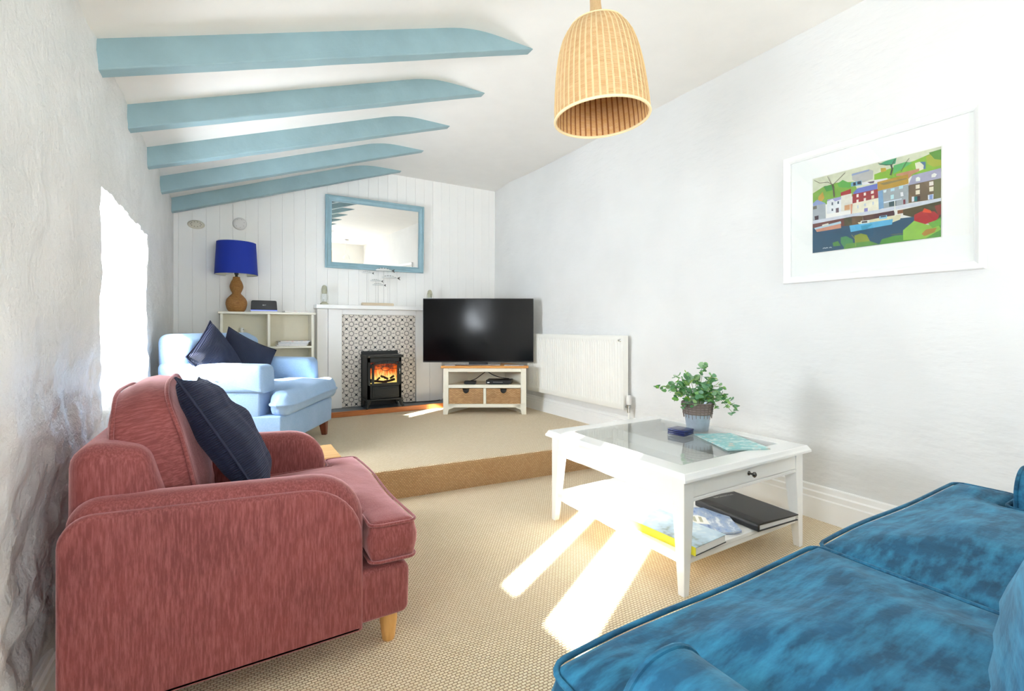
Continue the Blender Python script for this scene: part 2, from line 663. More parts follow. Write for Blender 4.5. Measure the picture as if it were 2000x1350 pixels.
def tube(pts, r, n=8, closed=False, bm=None, mat=0):
    bm = bm or BM()
    pts = [Vector(p) for p in pts]
    N = len(pts)
    rings = []
    up = Vector((0, 0, 1))
    prev = None
    for i, p in enumerate(pts):
        if closed:
            t = pts[(i + 1) % N] - pts[i - 1]
        else:
            t = pts[min(i + 1, N - 1)] - pts[max(i - 1, 0)]
        t.normalize()
        if prev is None:
            a = t.cross(up)
            if a.length < 1e-3:
                a = t.cross(Vector((1, 0, 0)))
        else:
            a = prev - t * prev.dot(t)
        a.normalize()
        prev = a
        b = t.cross(a)
        rr = r[i] if isinstance(r, (list, tuple)) else r
        rings.append([bm.verts.new(p + (a * math.cos(2 * PI * k_ / n) + b * math.sin(2 * PI * k_ / n)) * rr) for k_ in range(n)])
    for j in range(N if closed else N - 1):
        A, B = rings[j], rings[(j + 1) % N]
        for k_ in range(n):
            bm.faces.new((A[k_], A[(k_ + 1) % n], B[(k_ + 1) % n], B[k_])).material_index = mat
    if not closed:
        bm.faces.new(rings[0]).material_index = mat
        bm.faces.new(rings[-1]).material_index = mat
    return bm


def smooth_path(pts, n=6, closed=False):
    pts = [Vector(p) for p in pts]
    N = len(pts)
    out = []
    for i in range(N if closed else N - 1):
        if closed:
            p0, p1, p2, p3 = pts[i - 1], pts[i], pts[(i + 1) % N], pts[(i + 2) % N]
        else:
            p0, p1, p2, p3 = pts[max(i - 1, 0)], pts[i], pts[i + 1], pts[min(i + 2, N - 1)]
        for k_ in range(n):
            t = k_ / n
            out.append(0.5 * ((2 * p1) + (p2 - p0) * t + (2 * p0 - 5 * p1 + 4 * p2 - p3) * t * t + (3 * p1 - p0 - 3 * p2 + p3) * t ** 3))
    if not closed:
        out.append(pts[-1])
    return out


def round_poly(pts, n=5):
    """pts: (x, y, radius) counter-clockwise; returns rounded outline"""
    out = []
    N = len(pts)
    for i in range(N):
        p = Vector(pts[i][:2]); r = pts[i][2]
        a = (Vector(pts[i - 1][:2]) - p); b = (Vector(pts[(i + 1) % N][:2]) - p)
        if r < 1e-5:
            out.append((p.x, p.y)); continue
        la, lb = a.length, b.length
        a.normalize(); b.normalize()
        ang = a.angle(b)
        t = min(r / math.tan(ang / 2), la * 0.49, lb * 0.49)
        r = t * math.tan(ang / 2)
        c = p + (a + b).normalized() * (r / math.sin(ang / 2))
        s0 = p + a * t - c; s1 = p + b * t - c
        a0 = math.atan2(s0.y, s0.x); a1 = math.atan2(s1.y, s1.x)
        d = (a1 - a0 + PI) % (2 * PI) - PI
        for k_ in range(n + 1):
            an = a0 + d * k_ / n
            out.append((c.x + r * math.cos(an), c.y + r * math.sin(an)))
    return out


def inset(poly, d):
    N = len(poly)
    out = []
    area_ = sum(poly[i][0] * poly[(i + 1) % N][1] - poly[(i + 1) % N][0] * poly[i][1] for i in range(N))
    sg = 1 if area_ > 0 else -1
    for i in range(N):
        p = Vector(poly[i])
        e0 = (p - Vector(poly[i - 1])); e1 = (Vector(poly[(i + 1) % N]) - p)
        if e0.length < 1e-7: e0 = e1
        if e1.length < 1e-7: e1 = e0
        e0.normalize(); e1.normalize()
        n0 = Vector((-e0.y, e0.x)) * sg; n1 = Vector((-e1.y, e1.x)) * sg
        m = (n0 + n1)
        if m.length < 1e-4:
            m = n0
        m.normalize()
        out.append(tuple(p + m * d / max(0.5, m.dot(n0))))
    return out


def soft_prism(poly, t0, t1, r, axis='Y', bm=None, seg=4, puff=0.0, mat=0):
    """extrude a convex outline between t0 and t1 with rounded rims. axis Y: outline is (x, z); X: (y, z); Z: (x, y)"""
    bm = bm or BM()

    def P3(p, t):
        return {'Y': (p[0], t, p[1]), 'X': (t, p[0], p[1]), 'Z': (p[0], p[1], t)}[axis]
    rings = []
    for k_ in range(seg + 1):
        a = PI / 2 * k_ / seg
        rings.append((inset(poly, r * (1 - math.sin(a))), t0 + r * (1 - math.cos(a))))
    for k_ in range(seg, -1, -1):
        a = PI / 2 * k_ / seg
        rings.append((inset(poly, r * (1 - math.sin(a))), t1 - r * (1 - math.cos(a))))
    V = [[bm.verts.new(P3(p, t)) for p in ring] for ring, t in rings]
    N = len(poly)
    for j in range(len(V) - 1):
        for i in range(N):
            bm.faces.new((V[j][i], V[j][(i + 1) % N], V[j + 1][(i + 1) % N], V[j + 1][i])).material_index = mat
    for idx, sgn in ((0, -1), (-1, 1)):
        ring, t = rings[idx]
        base = V[idx]
        if puff:
            cx = sum(p[0] for p in ring) / N; cy = sum(p[1] for p in ring) / N
            for s_, h_ in ((0.8, 0.45), (0.5, 0.85), (0.2, 1.0)):
                nr = [bm.verts.new(P3((cx + (p[0] - cx) * s_, cy + (p[1] - cy) * s_), t + sgn * puff * h_)) for p in ring]
                for i in range(N):
                    bm.faces.new((base[i], base[(i + 1) % N], nr[(i + 1) % N], nr[i])).material_index = mat
                base = nr
        bm.faces.new(base).material_index = mat
    return bm


def seg_dist(p, a, b):
    ab = b - a
    t = max(0, min(1, (p - a).dot(ab) / ab.length_squared))
    return (p - (a + ab * t)).length


def puff_poly(outline, h, r, puff, step=0.03, side=0.0, warp=None, puff_bot=None, falloff=0.22, nz=0.0, rc=0.03):
    """upholstered cushion from a right-angled outline in XY, thickness 2h, rim radius r"""
    puff_bot = puff if puff_bot is None else puff_bot
    E = [Vector(p) for p in outline]
    N = len(E)

    def lines(vals):
        vals = sorted(set(vals))
        s_ = set()
        for v_ in vals:
            for d in (0, r * 0.08, r * 0.3, r * 0.62, r):
                s_.add(round(v_ + d, 5)); s_.add(round(v_ - d, 5))
        lo, hi = vals[0], vals[-1]
        nn = max(2, int((hi - lo) / step))
        for i in range(nn + 1):
            s_.add(round(lo + (hi - lo) * i / nn, 5))
        s_ = sorted(x for x in s_ if lo - 1e-6 <= x <= hi + 1e-6)
        keep = set(round(v_, 5) for v_ in vals)
        out = [s_[0]]
        for x in s_[1:]:
            if x - out[-1] < r * 0.07:
                if x in keep:
                    out[-1] = x
                continue
            out.append(x)
        return out
    xs = lines([p[0] for p in outline]); ys = lines([p[1] for p in outline])

    def inside(x, y):
        c = False
        for i in range(N):
            a, b = E[i], E[(i + 1) % N]
            if (a.y > y) != (b.y > y) and x < (b.x - a.x) * (y - a.y) / (b.y - a.y) + a.x:
                c = not c
        return c

    def dist(x, y):
        p = Vector((x, y))
        return min(seg_dist(p, E[i], E[(i + 1) % N]) for i in range(N))
    bm = BM()
    top, bot = {}, {}
    cells = []
    for i in range(len(xs) - 1):
        for j in range(len(ys) - 1):
            if inside((xs[i] + xs[i + 1]) / 2, (ys[j] + ys[j + 1]) / 2):
                cells.append((i, j))
    cs = set(cells)
    D = {}
    for i, j in cells:
        for a, b in ((i, j), (i + 1, j), (i + 1, j + 1), (i, j + 1)):
            if (a, b) not in top:
                x, y = xs[a], ys[b]
                d = dist(x, y)
                e_ = r - math.sqrt(max(0, r * r - (r - min(d, r)) ** 2)) if d < r else 0
                q = min(1, d / falloff)
                q = q * q * (3 - 2 * q) * 0.5 + q * 0.5
                wv_ = nz * noise.noise(Vector((x * 6, y * 6, h * 40))) if nz else 0
                D[(a, b)] = d
                top[(a, b)] = bm.verts.new((x, y, h - e_ + puff * q + wv_ * min(1, d / 0.06)))
                bot[(a, b)] = bm.verts.new((x, y, -h + e_ - puff_bot * q))
    for i, j in cells:
        q = ((i, j), (i + 1, j), (i + 1, j + 1), (i, j + 1))
        bm.faces.new([top[c_] for c_ in q])
        bm.faces.new([bot[c_] for c_ in q][::-1])
        for (di, dj), (a, b) in (((-1, 0), (q[3], q[0])), ((1, 0), (q[1], q[2])), ((0, -1), (q[0], q[1])), ((0, 1), (q[2], q[3]))):
            if (i + di, j + dj) not in cs:
                ring = []
                for c_ in (a, b):
                    ring.append((top[c_], bot[c_]))
                mids = []
                for (t_, b_), c_ in zip(ring, (a, b)):
                    key = ('m', c_)
                    if key not in top:
                        mm = []
                        for f_ in (0.33, 0.67):
                            nv = Vector((t_.co.x, t_.co.y, t_.co.z + (b_.co.z - t_.co.z) * f_))
                            mm.append(bm.verts.new(nv))
                        top[key] = (mm, [])
                    top[key][1].append(Vector((di, dj, 0)))
                    mids.append(top[key][0])
                bm.faces.new((ring[0][0], ring[1][0], mids[1][0], mids[0][0]))
                bm.faces.new((mids[0][0], mids[1][0], mids[1][1], mids[0][1]))
                bm.faces.new((mids[0][1], mids[1][1], ring[1][1], ring[0][1]))
    corners = []
    sgn_a = sum(E[i].x * E[(i + 1) % N].y - E[(i + 1) % N].x * E[i].y for i in range(N))
    for i in range(N):
        e0, e1 = E[i] - E[i - 1], E[(i + 1) % N] - E[i]
        if (e0.x * e1.y - e0.y * e1.x) * sgn_a > 0:
            d0, d1 = -e0.normalized(), e1.normalized()
            corners.append((E[i], d0 + d1))
    for v_ in bm.verts:
        for P, dd in corners:
            cx, cy = P.x + dd.x * rc, P.y + dd.y * rc
            qx, qy = (v_.co.x - cx) / (-dd.x * rc), (v_.co.y - cy) / (-dd.y * rc)
            if 0 < qx <= 1.0001 and 0 < qy <= 1.0001:
                nx_, ny_ = qx * math.sqrt(max(0, 1 - qy * qy / 2)), qy * math.sqrt(max(0, 1 - qx * qx / 2))
                v_.co.x = cx - dd.x * rc * nx_
                v_.co.y = cy - dd.y * rc * ny_
                break
    if side:
        for key, val in top.items():
            if key[0] == 'm':
                d = Vector()
                for q_ in val[1]:
                    d += q_
                if d.length > 0:
                    d.normalize()
                    for v_ in val[0]:
                        v_.co += d * side
    if warp:
        for v_ in bm.verts:
            v_.co = Vector(warp(*v_.co))
    return bm


def pipe_loop(outline, z, r, rc=0.03, warp=None, out=0.0, n=6):
    pl = round_poly([(p[0], p[1], rc) for p in outline], 4)
    if out:
        pl = inset(pl, -out)
    dense = []
    for i in range(len(pl)):
        a, b = Vector(pl[i]), Vector(pl[(i + 1) % len(pl)])
        m = max(1, int((b - a).length / 0.04))
        for q in range(m):
            c_ = a.lerp(b, q / m)
            p = (c_.x, c_.y, z)
            dense.append(warp(*p) if warp else p)
    return tube(dense, r, n, closed=True)


def pillow(s, t, n=22, pinch=0.08, wr=0.012, seed=0, crease=0.0):
    bm = BM()
    T, B = {}, {}
    for i in range(n + 1):
        for j in range(n + 1):
            u, v_ = -1 + 2 * i / n, -1 + 2 * j / n
            x = s * u * (1 - pinch * (1 - v_ * v_))
            y = s * v_ * (1 - pinch * (1 - u * u))
            pw = max(0, (1 - u * u) * (1 - v_ * v_)) ** 0.42
            wz = wr * noise.noise(Vector((u * 2.6 + seed, v_ * 2.6, seed * 3.1))) * pw
            cr_ = crease * math.exp(-((v_ - 0.45) / 0.16) ** 2) * pw * max(0, 0.4 + 0.6 * abs(u))
            T[i, j] = bm.verts.new((x, y, t * pw + wz * 2 - cr_))
            if i in (0, n) or j in (0, n):
                B[i, j] = T[i, j]
            else:
                B[i, j] = bm.verts.new((x, y, -t * pw + wz))
    for i in range(n):
        for j in range(n):
            bm.faces.new((T[i, j], T[i + 1, j], T[i + 1, j + 1], T[i, j + 1]))
            bm.faces.new((B[i, j], B[i, j + 1], B[i + 1, j + 1], B[i + 1, j]))
    edge = []
    for q in range(4 * n):
        sd_, k_ = divmod(q, n)
        u = -1 + 2 * k_ / n
        u, v_ = ((u, -1), (1, u), (-u, 1), (-1, -u))[sd_]
        edge.append((s * u * (1 - pinch * (1 - v_ * v_)), s * v_ * (1 - pinch * (1 - u * u)), 0))
    return bm, edge


def frame_axes(loc, xa, ya):
    """matrix with local X, Y axes given; Z = X x Y"""
    xa = Vector(xa).normalized()
    za = xa.cross(Vector(ya)).normalized()
    ya = za.cross(xa)
    m = Matrix((xa, ya, za)).transposed().to_4x4()
    m.translation = Vector(loc)
    return m

# ================================================================ ROOM SHELL
XL, XR, YB, YR = -0.46, 2.85, 5.20, -3.20
ZU = 0.19            # upper floor level
ZC = 2.80
XK = 1.18            # where flat ceiling meets the slope
SL = 0.357


def patch(bm, c00, c10, c11, c01, nu, nv, disp, mat=0):
    c = [Vector(q) for q in (c00, c10, c11, c01)]
    g = {}
    for i in range(nu + 1):
        for j in range(nv + 1):
            u, v_ = i / nu, j / nv
            p = c[0] * (1 - u) * (1 - v_) + c[1] * u * (1 - v_) + c[2] * u * v_ + c[3] * (1 - u) * v_
            g[i, j] = bm.verts.new(p + disp(p))
    for i in range(nu):
        for j in range(nv):
            bm.faces.new((g[i, j], g[i + 1, j], g[i + 1, j + 1], g[i, j + 1])).material_index = mat


def left_disp(p):
    q = Vector(p)
    low = noise.noise(q * 1.1 + Vector((3, 0, 7)))
    mid = noise.noise(q * 4.3 + Vector((11, 5, 2)))
    f1 = noise.noise(q * 13.0)
    f2 = noise.noise(q * 31.0 + Vector((5, 9, 1)))
    lowz = max(0.0, min(1.0, (1.15 - p.z) / 0.8))
    far = 1.0 if p.y < 4.6 else max(0, (5.1 - p.y) / 0.5)
    ax_ = (0.010 * low + 0.011 * mid + (0.005 + 0.020 * lowz) * f1 + (0.002 + 0.008 * lowz) * f2) * far
    reveal = 0.0
    if 2.35 < p.y < 3.95 and 0.5 < p.z < 1.9:
        reveal = 1.0
    v_ = noise.noise_vector(q * 11.0 + Vector((0, 4, 8))) * 0.016 + noise.noise_vector(q * 26.0) * 0.009
    return Vector((ax_, v_.y * reveal, v_.z * reveal))


def cuts(bounds, step):
    return [(a, b, max(1, round((b - a) / step))) for a, b in zip(bounds, bounds[1:])]


bm = BM()
W1 = (0.10, 0.98)
W2 = (2.50, 3.73)
GX = -0.80
ycut = cuts([YR, W1[0], W1[1], W2[0], W2[1], 5.22], 0.03)
zcut = cuts([0.0, 0.70, 1.66, 1.85, 2.32], 0.03)
for ya, yb_, ny in ycut:
    for za, zb, nz_ in zcut:
        if (ya, yb_) == W1 and za in (0.70, 1.66):
            continue
        if (ya, yb_) == W2 and za == 0.70:
            continue
        patch(bm, (XL, ya, za), (XL, yb_, za), (XL, yb_, zb), (XL, ya, zb), ny, nz_, left_disp)


def reveal(bm, y0, y1, z0, z1, oy0, oy1, oz0, oz1, zbands):
    ny = max(1, round((y1 - y0) / 0.03))
    nd = 12
    patch(bm, (XL, y0, z0), (XL, y1, z0), (GX, oy1, oz0), (GX, oy0, oz0), ny, nd, left_disp)
    patch(bm, (XL, y0, z1), (XL, y1, z1), (GX, oy1, oz1), (GX, oy0, oz1), ny, nd, left_disp)
    tot = z1 - z0
    for za, zb, n_ in zbands:
        fa, fb = (za - z0) / tot, (zb - z0) / tot
        oa, ob = oz0 + (oz1 - oz0) * fa, oz0 + (oz1 - oz0) * fb
        patch(bm, (XL, y0, za), (GX, oy0, oa), (GX, oy0, ob), (XL, y0, zb), nd, n_, left_disp)
        patch(bm, (XL, y1, za), (GX, oy1, oa), (GX, oy1, ob), (XL, y1, zb), nd, n_, left_disp)


reveal(bm, W1[0], W1[1], 0.70, 1.85, 0.15, 0.80, 0.92, 1.90, zcut[1:3])
reveal(bm, W2[0], W2[1], 0.70, 1.66, 3.17, 3.71, 0.92, 1.80, zcut[1:2])
bmesh.ops.remove_doubles(bm, verts=bm.verts, dist=0.0005)
# outer skin of the thick wall
box(bm, -0.86, -0.84, YR, 5.22, 0, 0.90)
box(bm, -0.86, -0.84, YR, 5.22, 1.92, 2.4)
box(bm, -0.86, -0.84, YR, 0.13, 0.90, 1.92)
box(bm, -0.86, -0.84, 0.82, 3.15, 0.90, 1.92)
box(bm, -0.86, -0.84, 3.73, 5.22, 0.90, 1.92)
o = obj('wall_left', bm, 'rough_plaster', angle=75)
struct(o)


def right_disp(p):
    q = Vector(p)
    a = 0.012 * noise.noise(q * 0.9 + Vector((1, 2, 3))) + 0.004 * noise.noise(q * 3.1)
    b = 0.0
    if p.y > 4.2:
        b = -0.035 * math.exp(-((p.y - 4.75) / 0.28) ** 2) * min(1, max(0, (p.z - 1.1) / 0.8))
    return Vector((a + b, 0, 0))


bm = BM()
patch(bm, (XR, YR, 0), (XR, 5.24, 0), (XR, 5.24, 2.86), (XR, YR, 2.86), 150, 52, right_disp)
box(bm, XR + 0.05, XR + 0.1, YR - 0.1, 5.4, 0, 3.0)
struct(obj('wall_right', bm, 'smooth_plaster', angle=80))

# back wall: backing plus vertical tongue and groove boards
bw = struct(obj('wall_back', bx(-0.9, 3.0, YB + 0.014, YB + 0.08, 0, 3.0), 'board', smooth=False))
pitch = 0.1062
x = -0.53
i = 0
src = None
while x < 2.9:
    if src is None:
        bm = BM()
        box(bm, 0.0004, pitch - 0.0004, -0.0, 0.014, ZU, 2.86)
        src = obj('board', bm, 'board', bw, smooth=False, bevel=0.0018, seg=2)
        ob_ = src
    else:
        ob_ = src.copy()
        COL.objects.link(ob_)
        ob_.parent = bw
    ob_.location = (x, YB, 0)
    x += pitch
    i += 1

# rear wall, wide window behind the camera opened low to light the ceiling
bm = BM()
box(bm, -0.9, 3.0, YR - 0.2, YR, 0, 0.10)
box(bm, -0.9, 3.0, YR - 0.2, YR, 2.02, 3.0)
box(bm, -0.9, 0.15, YR - 0.2, YR, 0.10, 2.02)
box(bm, 2.55, 3.0, YR - 0.2, YR, 0.10, 2.02)
struct(obj('wall_rear', bm, 'smooth_plaster', smooth=False))

# ceiling: flat strip, rounded knee, slope
bm = BM()
prof = [(2.95, ZC), (2.0, ZC), (XK + 0.16, ZC)]
for q in range(1, 8):
    t = q / 8
    a = Vector((XK + 0.16, ZC)); b = Vector((XK, ZC)); c = Vector((XK - 0.15, ZC - 0.15 * SL))
    p = a * (1 - t) ** 2 + b * 2 * t * (1 - t) + c * t * t
    prof.append((p.x, p.y))
prof += [(XK - 0.15, ZC - 0.15 * SL), (XL - 0.45, ZC - (XK - XL + 0.45) * SL)]
ny = 60
rows = []
for j in range(ny + 1):
    y = YR - 0.1 + (5.4 - YR + 0.1) * j / ny
    rows.append([bm.verts.new((px_, y, pz_ + 0.006 * noise.noise(Vector((px_ * 1.5, y * 1.2, 4))))) for px_, pz_ in prof])
for j in range(ny):
    for q in range(len(prof) - 1):
        bm.faces.new((rows[j][q], rows[j][q + 1], rows[j + 1][q + 1], rows[j + 1][q]))
struct(obj('ceiling', bm, 'ceiling', angle=60))

# floors
bm = BM()
box(bm, -0.86, 2.95, YR - 0.1, 3.05, -0.08, 0.0)
struct(obj('floor', bm, 'carpet', smooth=False))
bm = BM()
ya, yb_ = 3.005, 2.72          # riser line at x = -0.5 and x = 2.9
N = 30
prev = None
for i in range(N + 1):
    x = -0.86 + (2.95 + 0.86) * i / N
    y = ya + (yb_ - ya) * (x + 0.5) / 3.4 + 0.006 * math.sin(x * 2.4)
    col_ = []
    for dy, z in ((0.012, -0.01), (0.006, 0.06), (0.002, 0.12), (0.0, 0.165)):
        col_.append((x, y + dy, z))
    for q in range(5):
        a = PI / 2 * q / 4
        col_.append((x, y + 0.022 * (1 - math.cos(a)), ZU - 0.022 + 0.022 * math.sin(a)))
    col_.append((x, 5.3, ZU))
    cur = [bm.verts.new(c_) for c_ in col_]
    if prev:
        for q in range(len(cur) - 1):
            f_ = bm.faces.new((prev[q], cur[q], cur[q + 1], prev[q + 1]))
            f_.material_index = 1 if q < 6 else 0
    prev = cur
struct(obj('floor_upper', bm, ['carpet', 'carpet_riser_shaded'], angle=50))


def skirt(name, x0, y0, y1, z0, h, side=-1, th=0.03):
    pr = [(0, 0), (th, 0), (th, h * 0.62), (th * 0.86, h * 0.66), (th * 0.86, h * 0.80), (th * 0.6, h * 0.84), (th * 0.55, h * 0.97), (th * 0.4, h), (-0.03, h), (-0.03, 0)]
    bm = BM()
    n_ = 2
    rr = []
    for y in (y0, y1):
        rr.append([bm.verts.new((x0 + side * px_, y, z0 + pz_)) for px_, pz_ in pr])
    m_ = len(pr)
    for q in range(m_):
        bm.faces.new((rr[0][q], rr[0][(q + 1) % m_], rr[1][(q + 1) % m_], rr[1][q]))
    bm.faces.new(rr[0]); bm.faces.new(rr[1][::-1])
    return struct(obj(name, bm, 'trim', smooth=False))


skirt('baseboard_right', XR, YR, 2.745, 0.0, 0.19)
skirt('baseboard_right_upper', XR, 2.73, 5.2, ZU - 0.005, 0.15)
skirt('baseboard_left', XL - 0.02, YR, 2.98, 0.0, 0.12, side=1, th=0.03)
bm = bx(2.09, 2.82, YB - 0.018, YB + 0.005, ZU, ZU + 0.13)
struct(obj('baseboard_back', bm, 'trim', smooth=False, bevel=0.004))


# windows
def small_window(name, y0, y1, z0, z1, panes):
    r = BM()
    box(r, GX - 0.03, GX + 0.02, y0, y1, z0, z0 + 0.08)
    box(r, GX - 0.03, GX + 0.02, y0, y1, z1 - 0.05, z1)
    edges = [y0] + [e_ for p_ in panes for e_ in p_] + [y1]
    for a, b in zip(edges[::2], edges[1::2]):
        if b > a:
            box(r, GX - 0.03, GX + 0.02, a, b, z0 + 0.08, z1 - 0.05)
    f_ = struct(obj(name, r, 'trim', smooth=False, bevel=0.004))
    for a, b in panes:
        p_ = obj('pane', bx(GX - 0.012, GX - 0.008, a, b, z0 + 0.08, z1 - 0.05), 'glass', f_, smooth=False)
    return f_


small_window('window_1', 0.14, 0.82, 0.91, 1.91, [(0.185, 0.416), (0.598, 0.725)])
small_window('window_2', 3.16, 3.72, 0.91, 1.81, [(3.215, 3.375), (3.545, 3.665)])
r = BM()
for z0_, z1_ in ((0.10, 0.20), (1.95, 2.02), (1.0, 1.04)):
    box(r, 0.15, 2.55, YR - 0.12, YR - 0.06, z0_, z1_)
for x0_ in (0.15, 0.93, 1.71, 2.49):
    box(r, x0_, x0_ + 0.06, YR - 0.12, YR - 0.06, 0.10, 2.02)
wr_ = struct(obj('window_3', r, 'trim', smooth=False, bevel=0.005))
for x0_ in (0.21, 0.99, 1.77):
    for z0_, z1_ in ((0.20, 1.0), (1.04, 1.95)):
        obj('pane', bx(x0_, x0_ + 0.72, YR - 0.092, YR - 0.088, z0_, z1_), 'glass', wr_, smooth=False)

# sloping ceiling beams
ords = ['first and nearest', 'second', 'middle', 'fourth', 'fifth and farthest']
beam_y = [2.415, 3.045, 3.70, 4.35, 5.035]
bm = BM()
ol = [(-0.50, 2.078), (1.602, 2.803), (1.50, 2.90), (1.0, 2.90), (-0.50, 2.30)]
n_ = 28
bot, top = [], []
rings = []
for yy, ins in ((0.0, 0.0), (0.075, 0.0)):
    ring = []
    for q in range(n_ + 1):
        t = q / n_
        px_ = ol[0][0] + (ol[1][0] - ol[0][0]) * t
        pz_ = ol[0][1] + (ol[1][1] - ol[0][1]) * t + 0.0025 * noise.noise(Vector((px_ * 5, yy * 9, 0)))
        ring.append(bm.verts.new((px_, yy + 0.002 * noise.noise(Vector((px_ * 4, 1, yy))), pz_)))
    for px_, pz_ in ol[2:]:
        ring.append(bm.verts.new((px_, yy, pz_)))
    rings.append(ring)
m_ = len(rings[0])
for q in range(m_):
    bm.faces.new((rings[0][q], rings[0][(q + 1) % m_], rings[1][(q + 1) % m_], rings[1][q]))
bm.faces.new(rings[0]); bm.faces.new(rings[1])
beam0 = obj('ceiling_beam', bm, 'beam', smooth=False, bevel=0.006, seg=2)
beam0.location = (0, beam_y[0], 0)
for i, y in enumerate(beam_y[1:] + [1.78, 1.14, 0.50, -0.14, -0.78, -1.42, -2.06]):
    b_ = beam0.copy()
    COL.objects.link(b_)
    b_.location = (0, y, 0)
    if i < 4:
        tag(b_, ['second sloping pale blue ceiling beam, counted from the pendant shade',
                 'middle one of the five sloping pale blue ceiling beams',
                 'fourth sloping pale blue beam, second from the panelled back wall',
                 'last sloping pale blue beam, against the panelled wall left of the mirror'][i], 'beam', 'blue ceiling beams', 'structure')
    else:
        tag(b_, 'sloping pale blue ceiling beam seen only small in the mirror', 'beam', 'blue ceiling beams', 'structure')
tag(beam0, 'longest sloping pale blue ceiling beam, nearest the wicker pendant', 'beam', 'blue ceiling beams', 'structure')

# ================================================================ FIREPLACE
YF = 5.10
fp = tag(empty('fireplace_surround', (1.4, YF, ZU)), 'white boarded fire surround with black and white patterned tiles', 'fireplace')


def fpo(name, bm, mat, **kw):
    for v_ in bm.verts:
        v_.co -= Vector((1.4, YF, ZU))
    return obj(name, bm, mat, fp, **kw)


fpo('mantel_shelf', bx(0.715, 2.125, 4.99, 5.195, 1.272, 1.312), 'trim', smooth=False, bevel=0.004)
for xa, xb in ((0.735, 0.838), (0.841, 0.977), (1.780, 1.938), (1.941, 2.095)):
    fpo('panel', bx(xa, xb, 5.095, 5.195, 0.241, 1.272), 'trim', smooth=False, bevel=0.003)
fpo('header', bx(0.977, 1.780, 5.110, 5.195, 1.217, 1.272), 'trim', smooth=False, bevel=0.002)
tile_src = None
for r_ in range(5):
    zt_ = 1.216 - 0.2 * r_
    for c_ in range(4):
        if c_ in (1, 2) and r_ >= 2:
            continue
        xc = 0.977 + 0.1 + 0.2 * c_ + 0.0015
        if r_ == 4:
            bm = bx(-0.0993, 0.0993, 0, 0.012, -0.074, 0.0993)
            t_ = obj('tile', bm, 'tile', fp, smooth=False, bevel=0.001, seg=1)
        elif tile_src is None:
            bm = bx(-0.0993, 0.0993, 0, 0.012, -0.0993, 0.0993)
            t_ = tile_src = obj('tile', bm, 'tile', fp, smooth=False, bevel=0.001, seg=1)
        else:
            t_ = tile_src.copy(); COL.objects.link(t_); t_.parent = fp
        t_.location = (xc - 1.4, 5.128 - YF, zt_ - 0.1 - ZU)
fpo('tile_backing', bx(0.97, 1.79, 5.139, 5.195, 0.241, 1.22), 'tile', smooth=False)
fpo('dark_opening_sheet', bx(1.178, 1.577, 5.124, 5.138, 0.241, 0.828), 'black_iron', smooth=False)  # black sheet stands in for the dark opening behind the stove

h_ = tag(empty('hearth', (1.4, 5.0, ZU)), 'low grey slate hearth with varnished wooden front edge', 'hearth')
obj('slate_slab', bx(-0.70, 0.92, -0.115, 0.2, 0.001, 0.05), 'slate', h_, smooth=False, bevel=0.002)
obj('wooden_edge', bx(-0.72, 0.94, -0.148, -0.116, 0.001, 0.053), 'hearth_wood', h_, smooth=False, bevel=0.003)

# stove
st = tag(empty('stove', (1.365, 4.89, 0.2405)), 'black cast iron stove with flames behind its glass door', 'stove')
bm = BM()   # body shell with an opening at the front
X0, X1, Z0, Z1 = -0.18, 0.18, 0.095, 0.525
box(bm, X0, X0 + 0.012, 0, 0.23, Z0, Z1)
box(bm, X1 - 0.012, X1, 0, 0.23, Z0, Z1)
box(bm, X0, X1, 0.218, 0.23, Z0, Z1)
box(bm, X0, X1, 0, 0.23, Z0, Z0 + 0.012)
box(bm, X0, X0 + 0.035, 0, 0.012, Z0, Z1)
box(bm, X1 - 0.03, X1, 0, 0.012, Z0, Z1)
box(bm, X0, X1, 0, 0.012, Z1 - 0.05, Z1)
box(bm, X0, X1, 0, 0.012, Z0, 0.245)
obj('body', bm, 'black_iron', st, smooth=False, bevel=0.004)
obj('top_plate', bx(-0.198, 0.198, -0.02, 0.232, 0.525, 0.552), 'black_iron', st, smooth=False, bevel=0.008, seg=3)
obj('base_plate', bx(-0.192, 0.192, -0.015, 0.232, 0.080, 0.097), 'black_iron', st, smooth=False, bevel=0.005)
for sx, sy in ((-1, 0.0), (1, 0.0), (-1, 1), (1, 1)):
    yb0 = 0.0 if sy == 0 else 0.2
    bm = tube(smooth_path([(sx * 0.160, yb0 + 0.01, 0.085), (sx * 0.172, yb0 - 0.005, 0.055), (sx * 0.178, yb0 - 0.010, 0.03), (sx * 0.192, yb0 - 0.02, 0.006)], 4),
              [0.026, 0.025, 0.024, 0.022, 0.020, 0.018, 0.016, 0.015, 0.014, 0.013, 0.012, 0.013, 0.015], 8)
    obj('leg', bm, 'black_iron', st)
door = BM()
dx0, dx1, dz0, dz1 = -0.135, 0.152, 0.235, 0.497
wx0, wx1, wz0, wz1 = -0.112, 0.128, 0.262, 0.462
box(door, dx0, wx0, -0.018, 0.0, dz0, dz1 - 0.03)
box(door, wx1, dx1, -0.018, 0.0, dz0, dz1 - 0.03)
box(door, wx0, wx1, -0.018, 0.0, dz0, wz0)
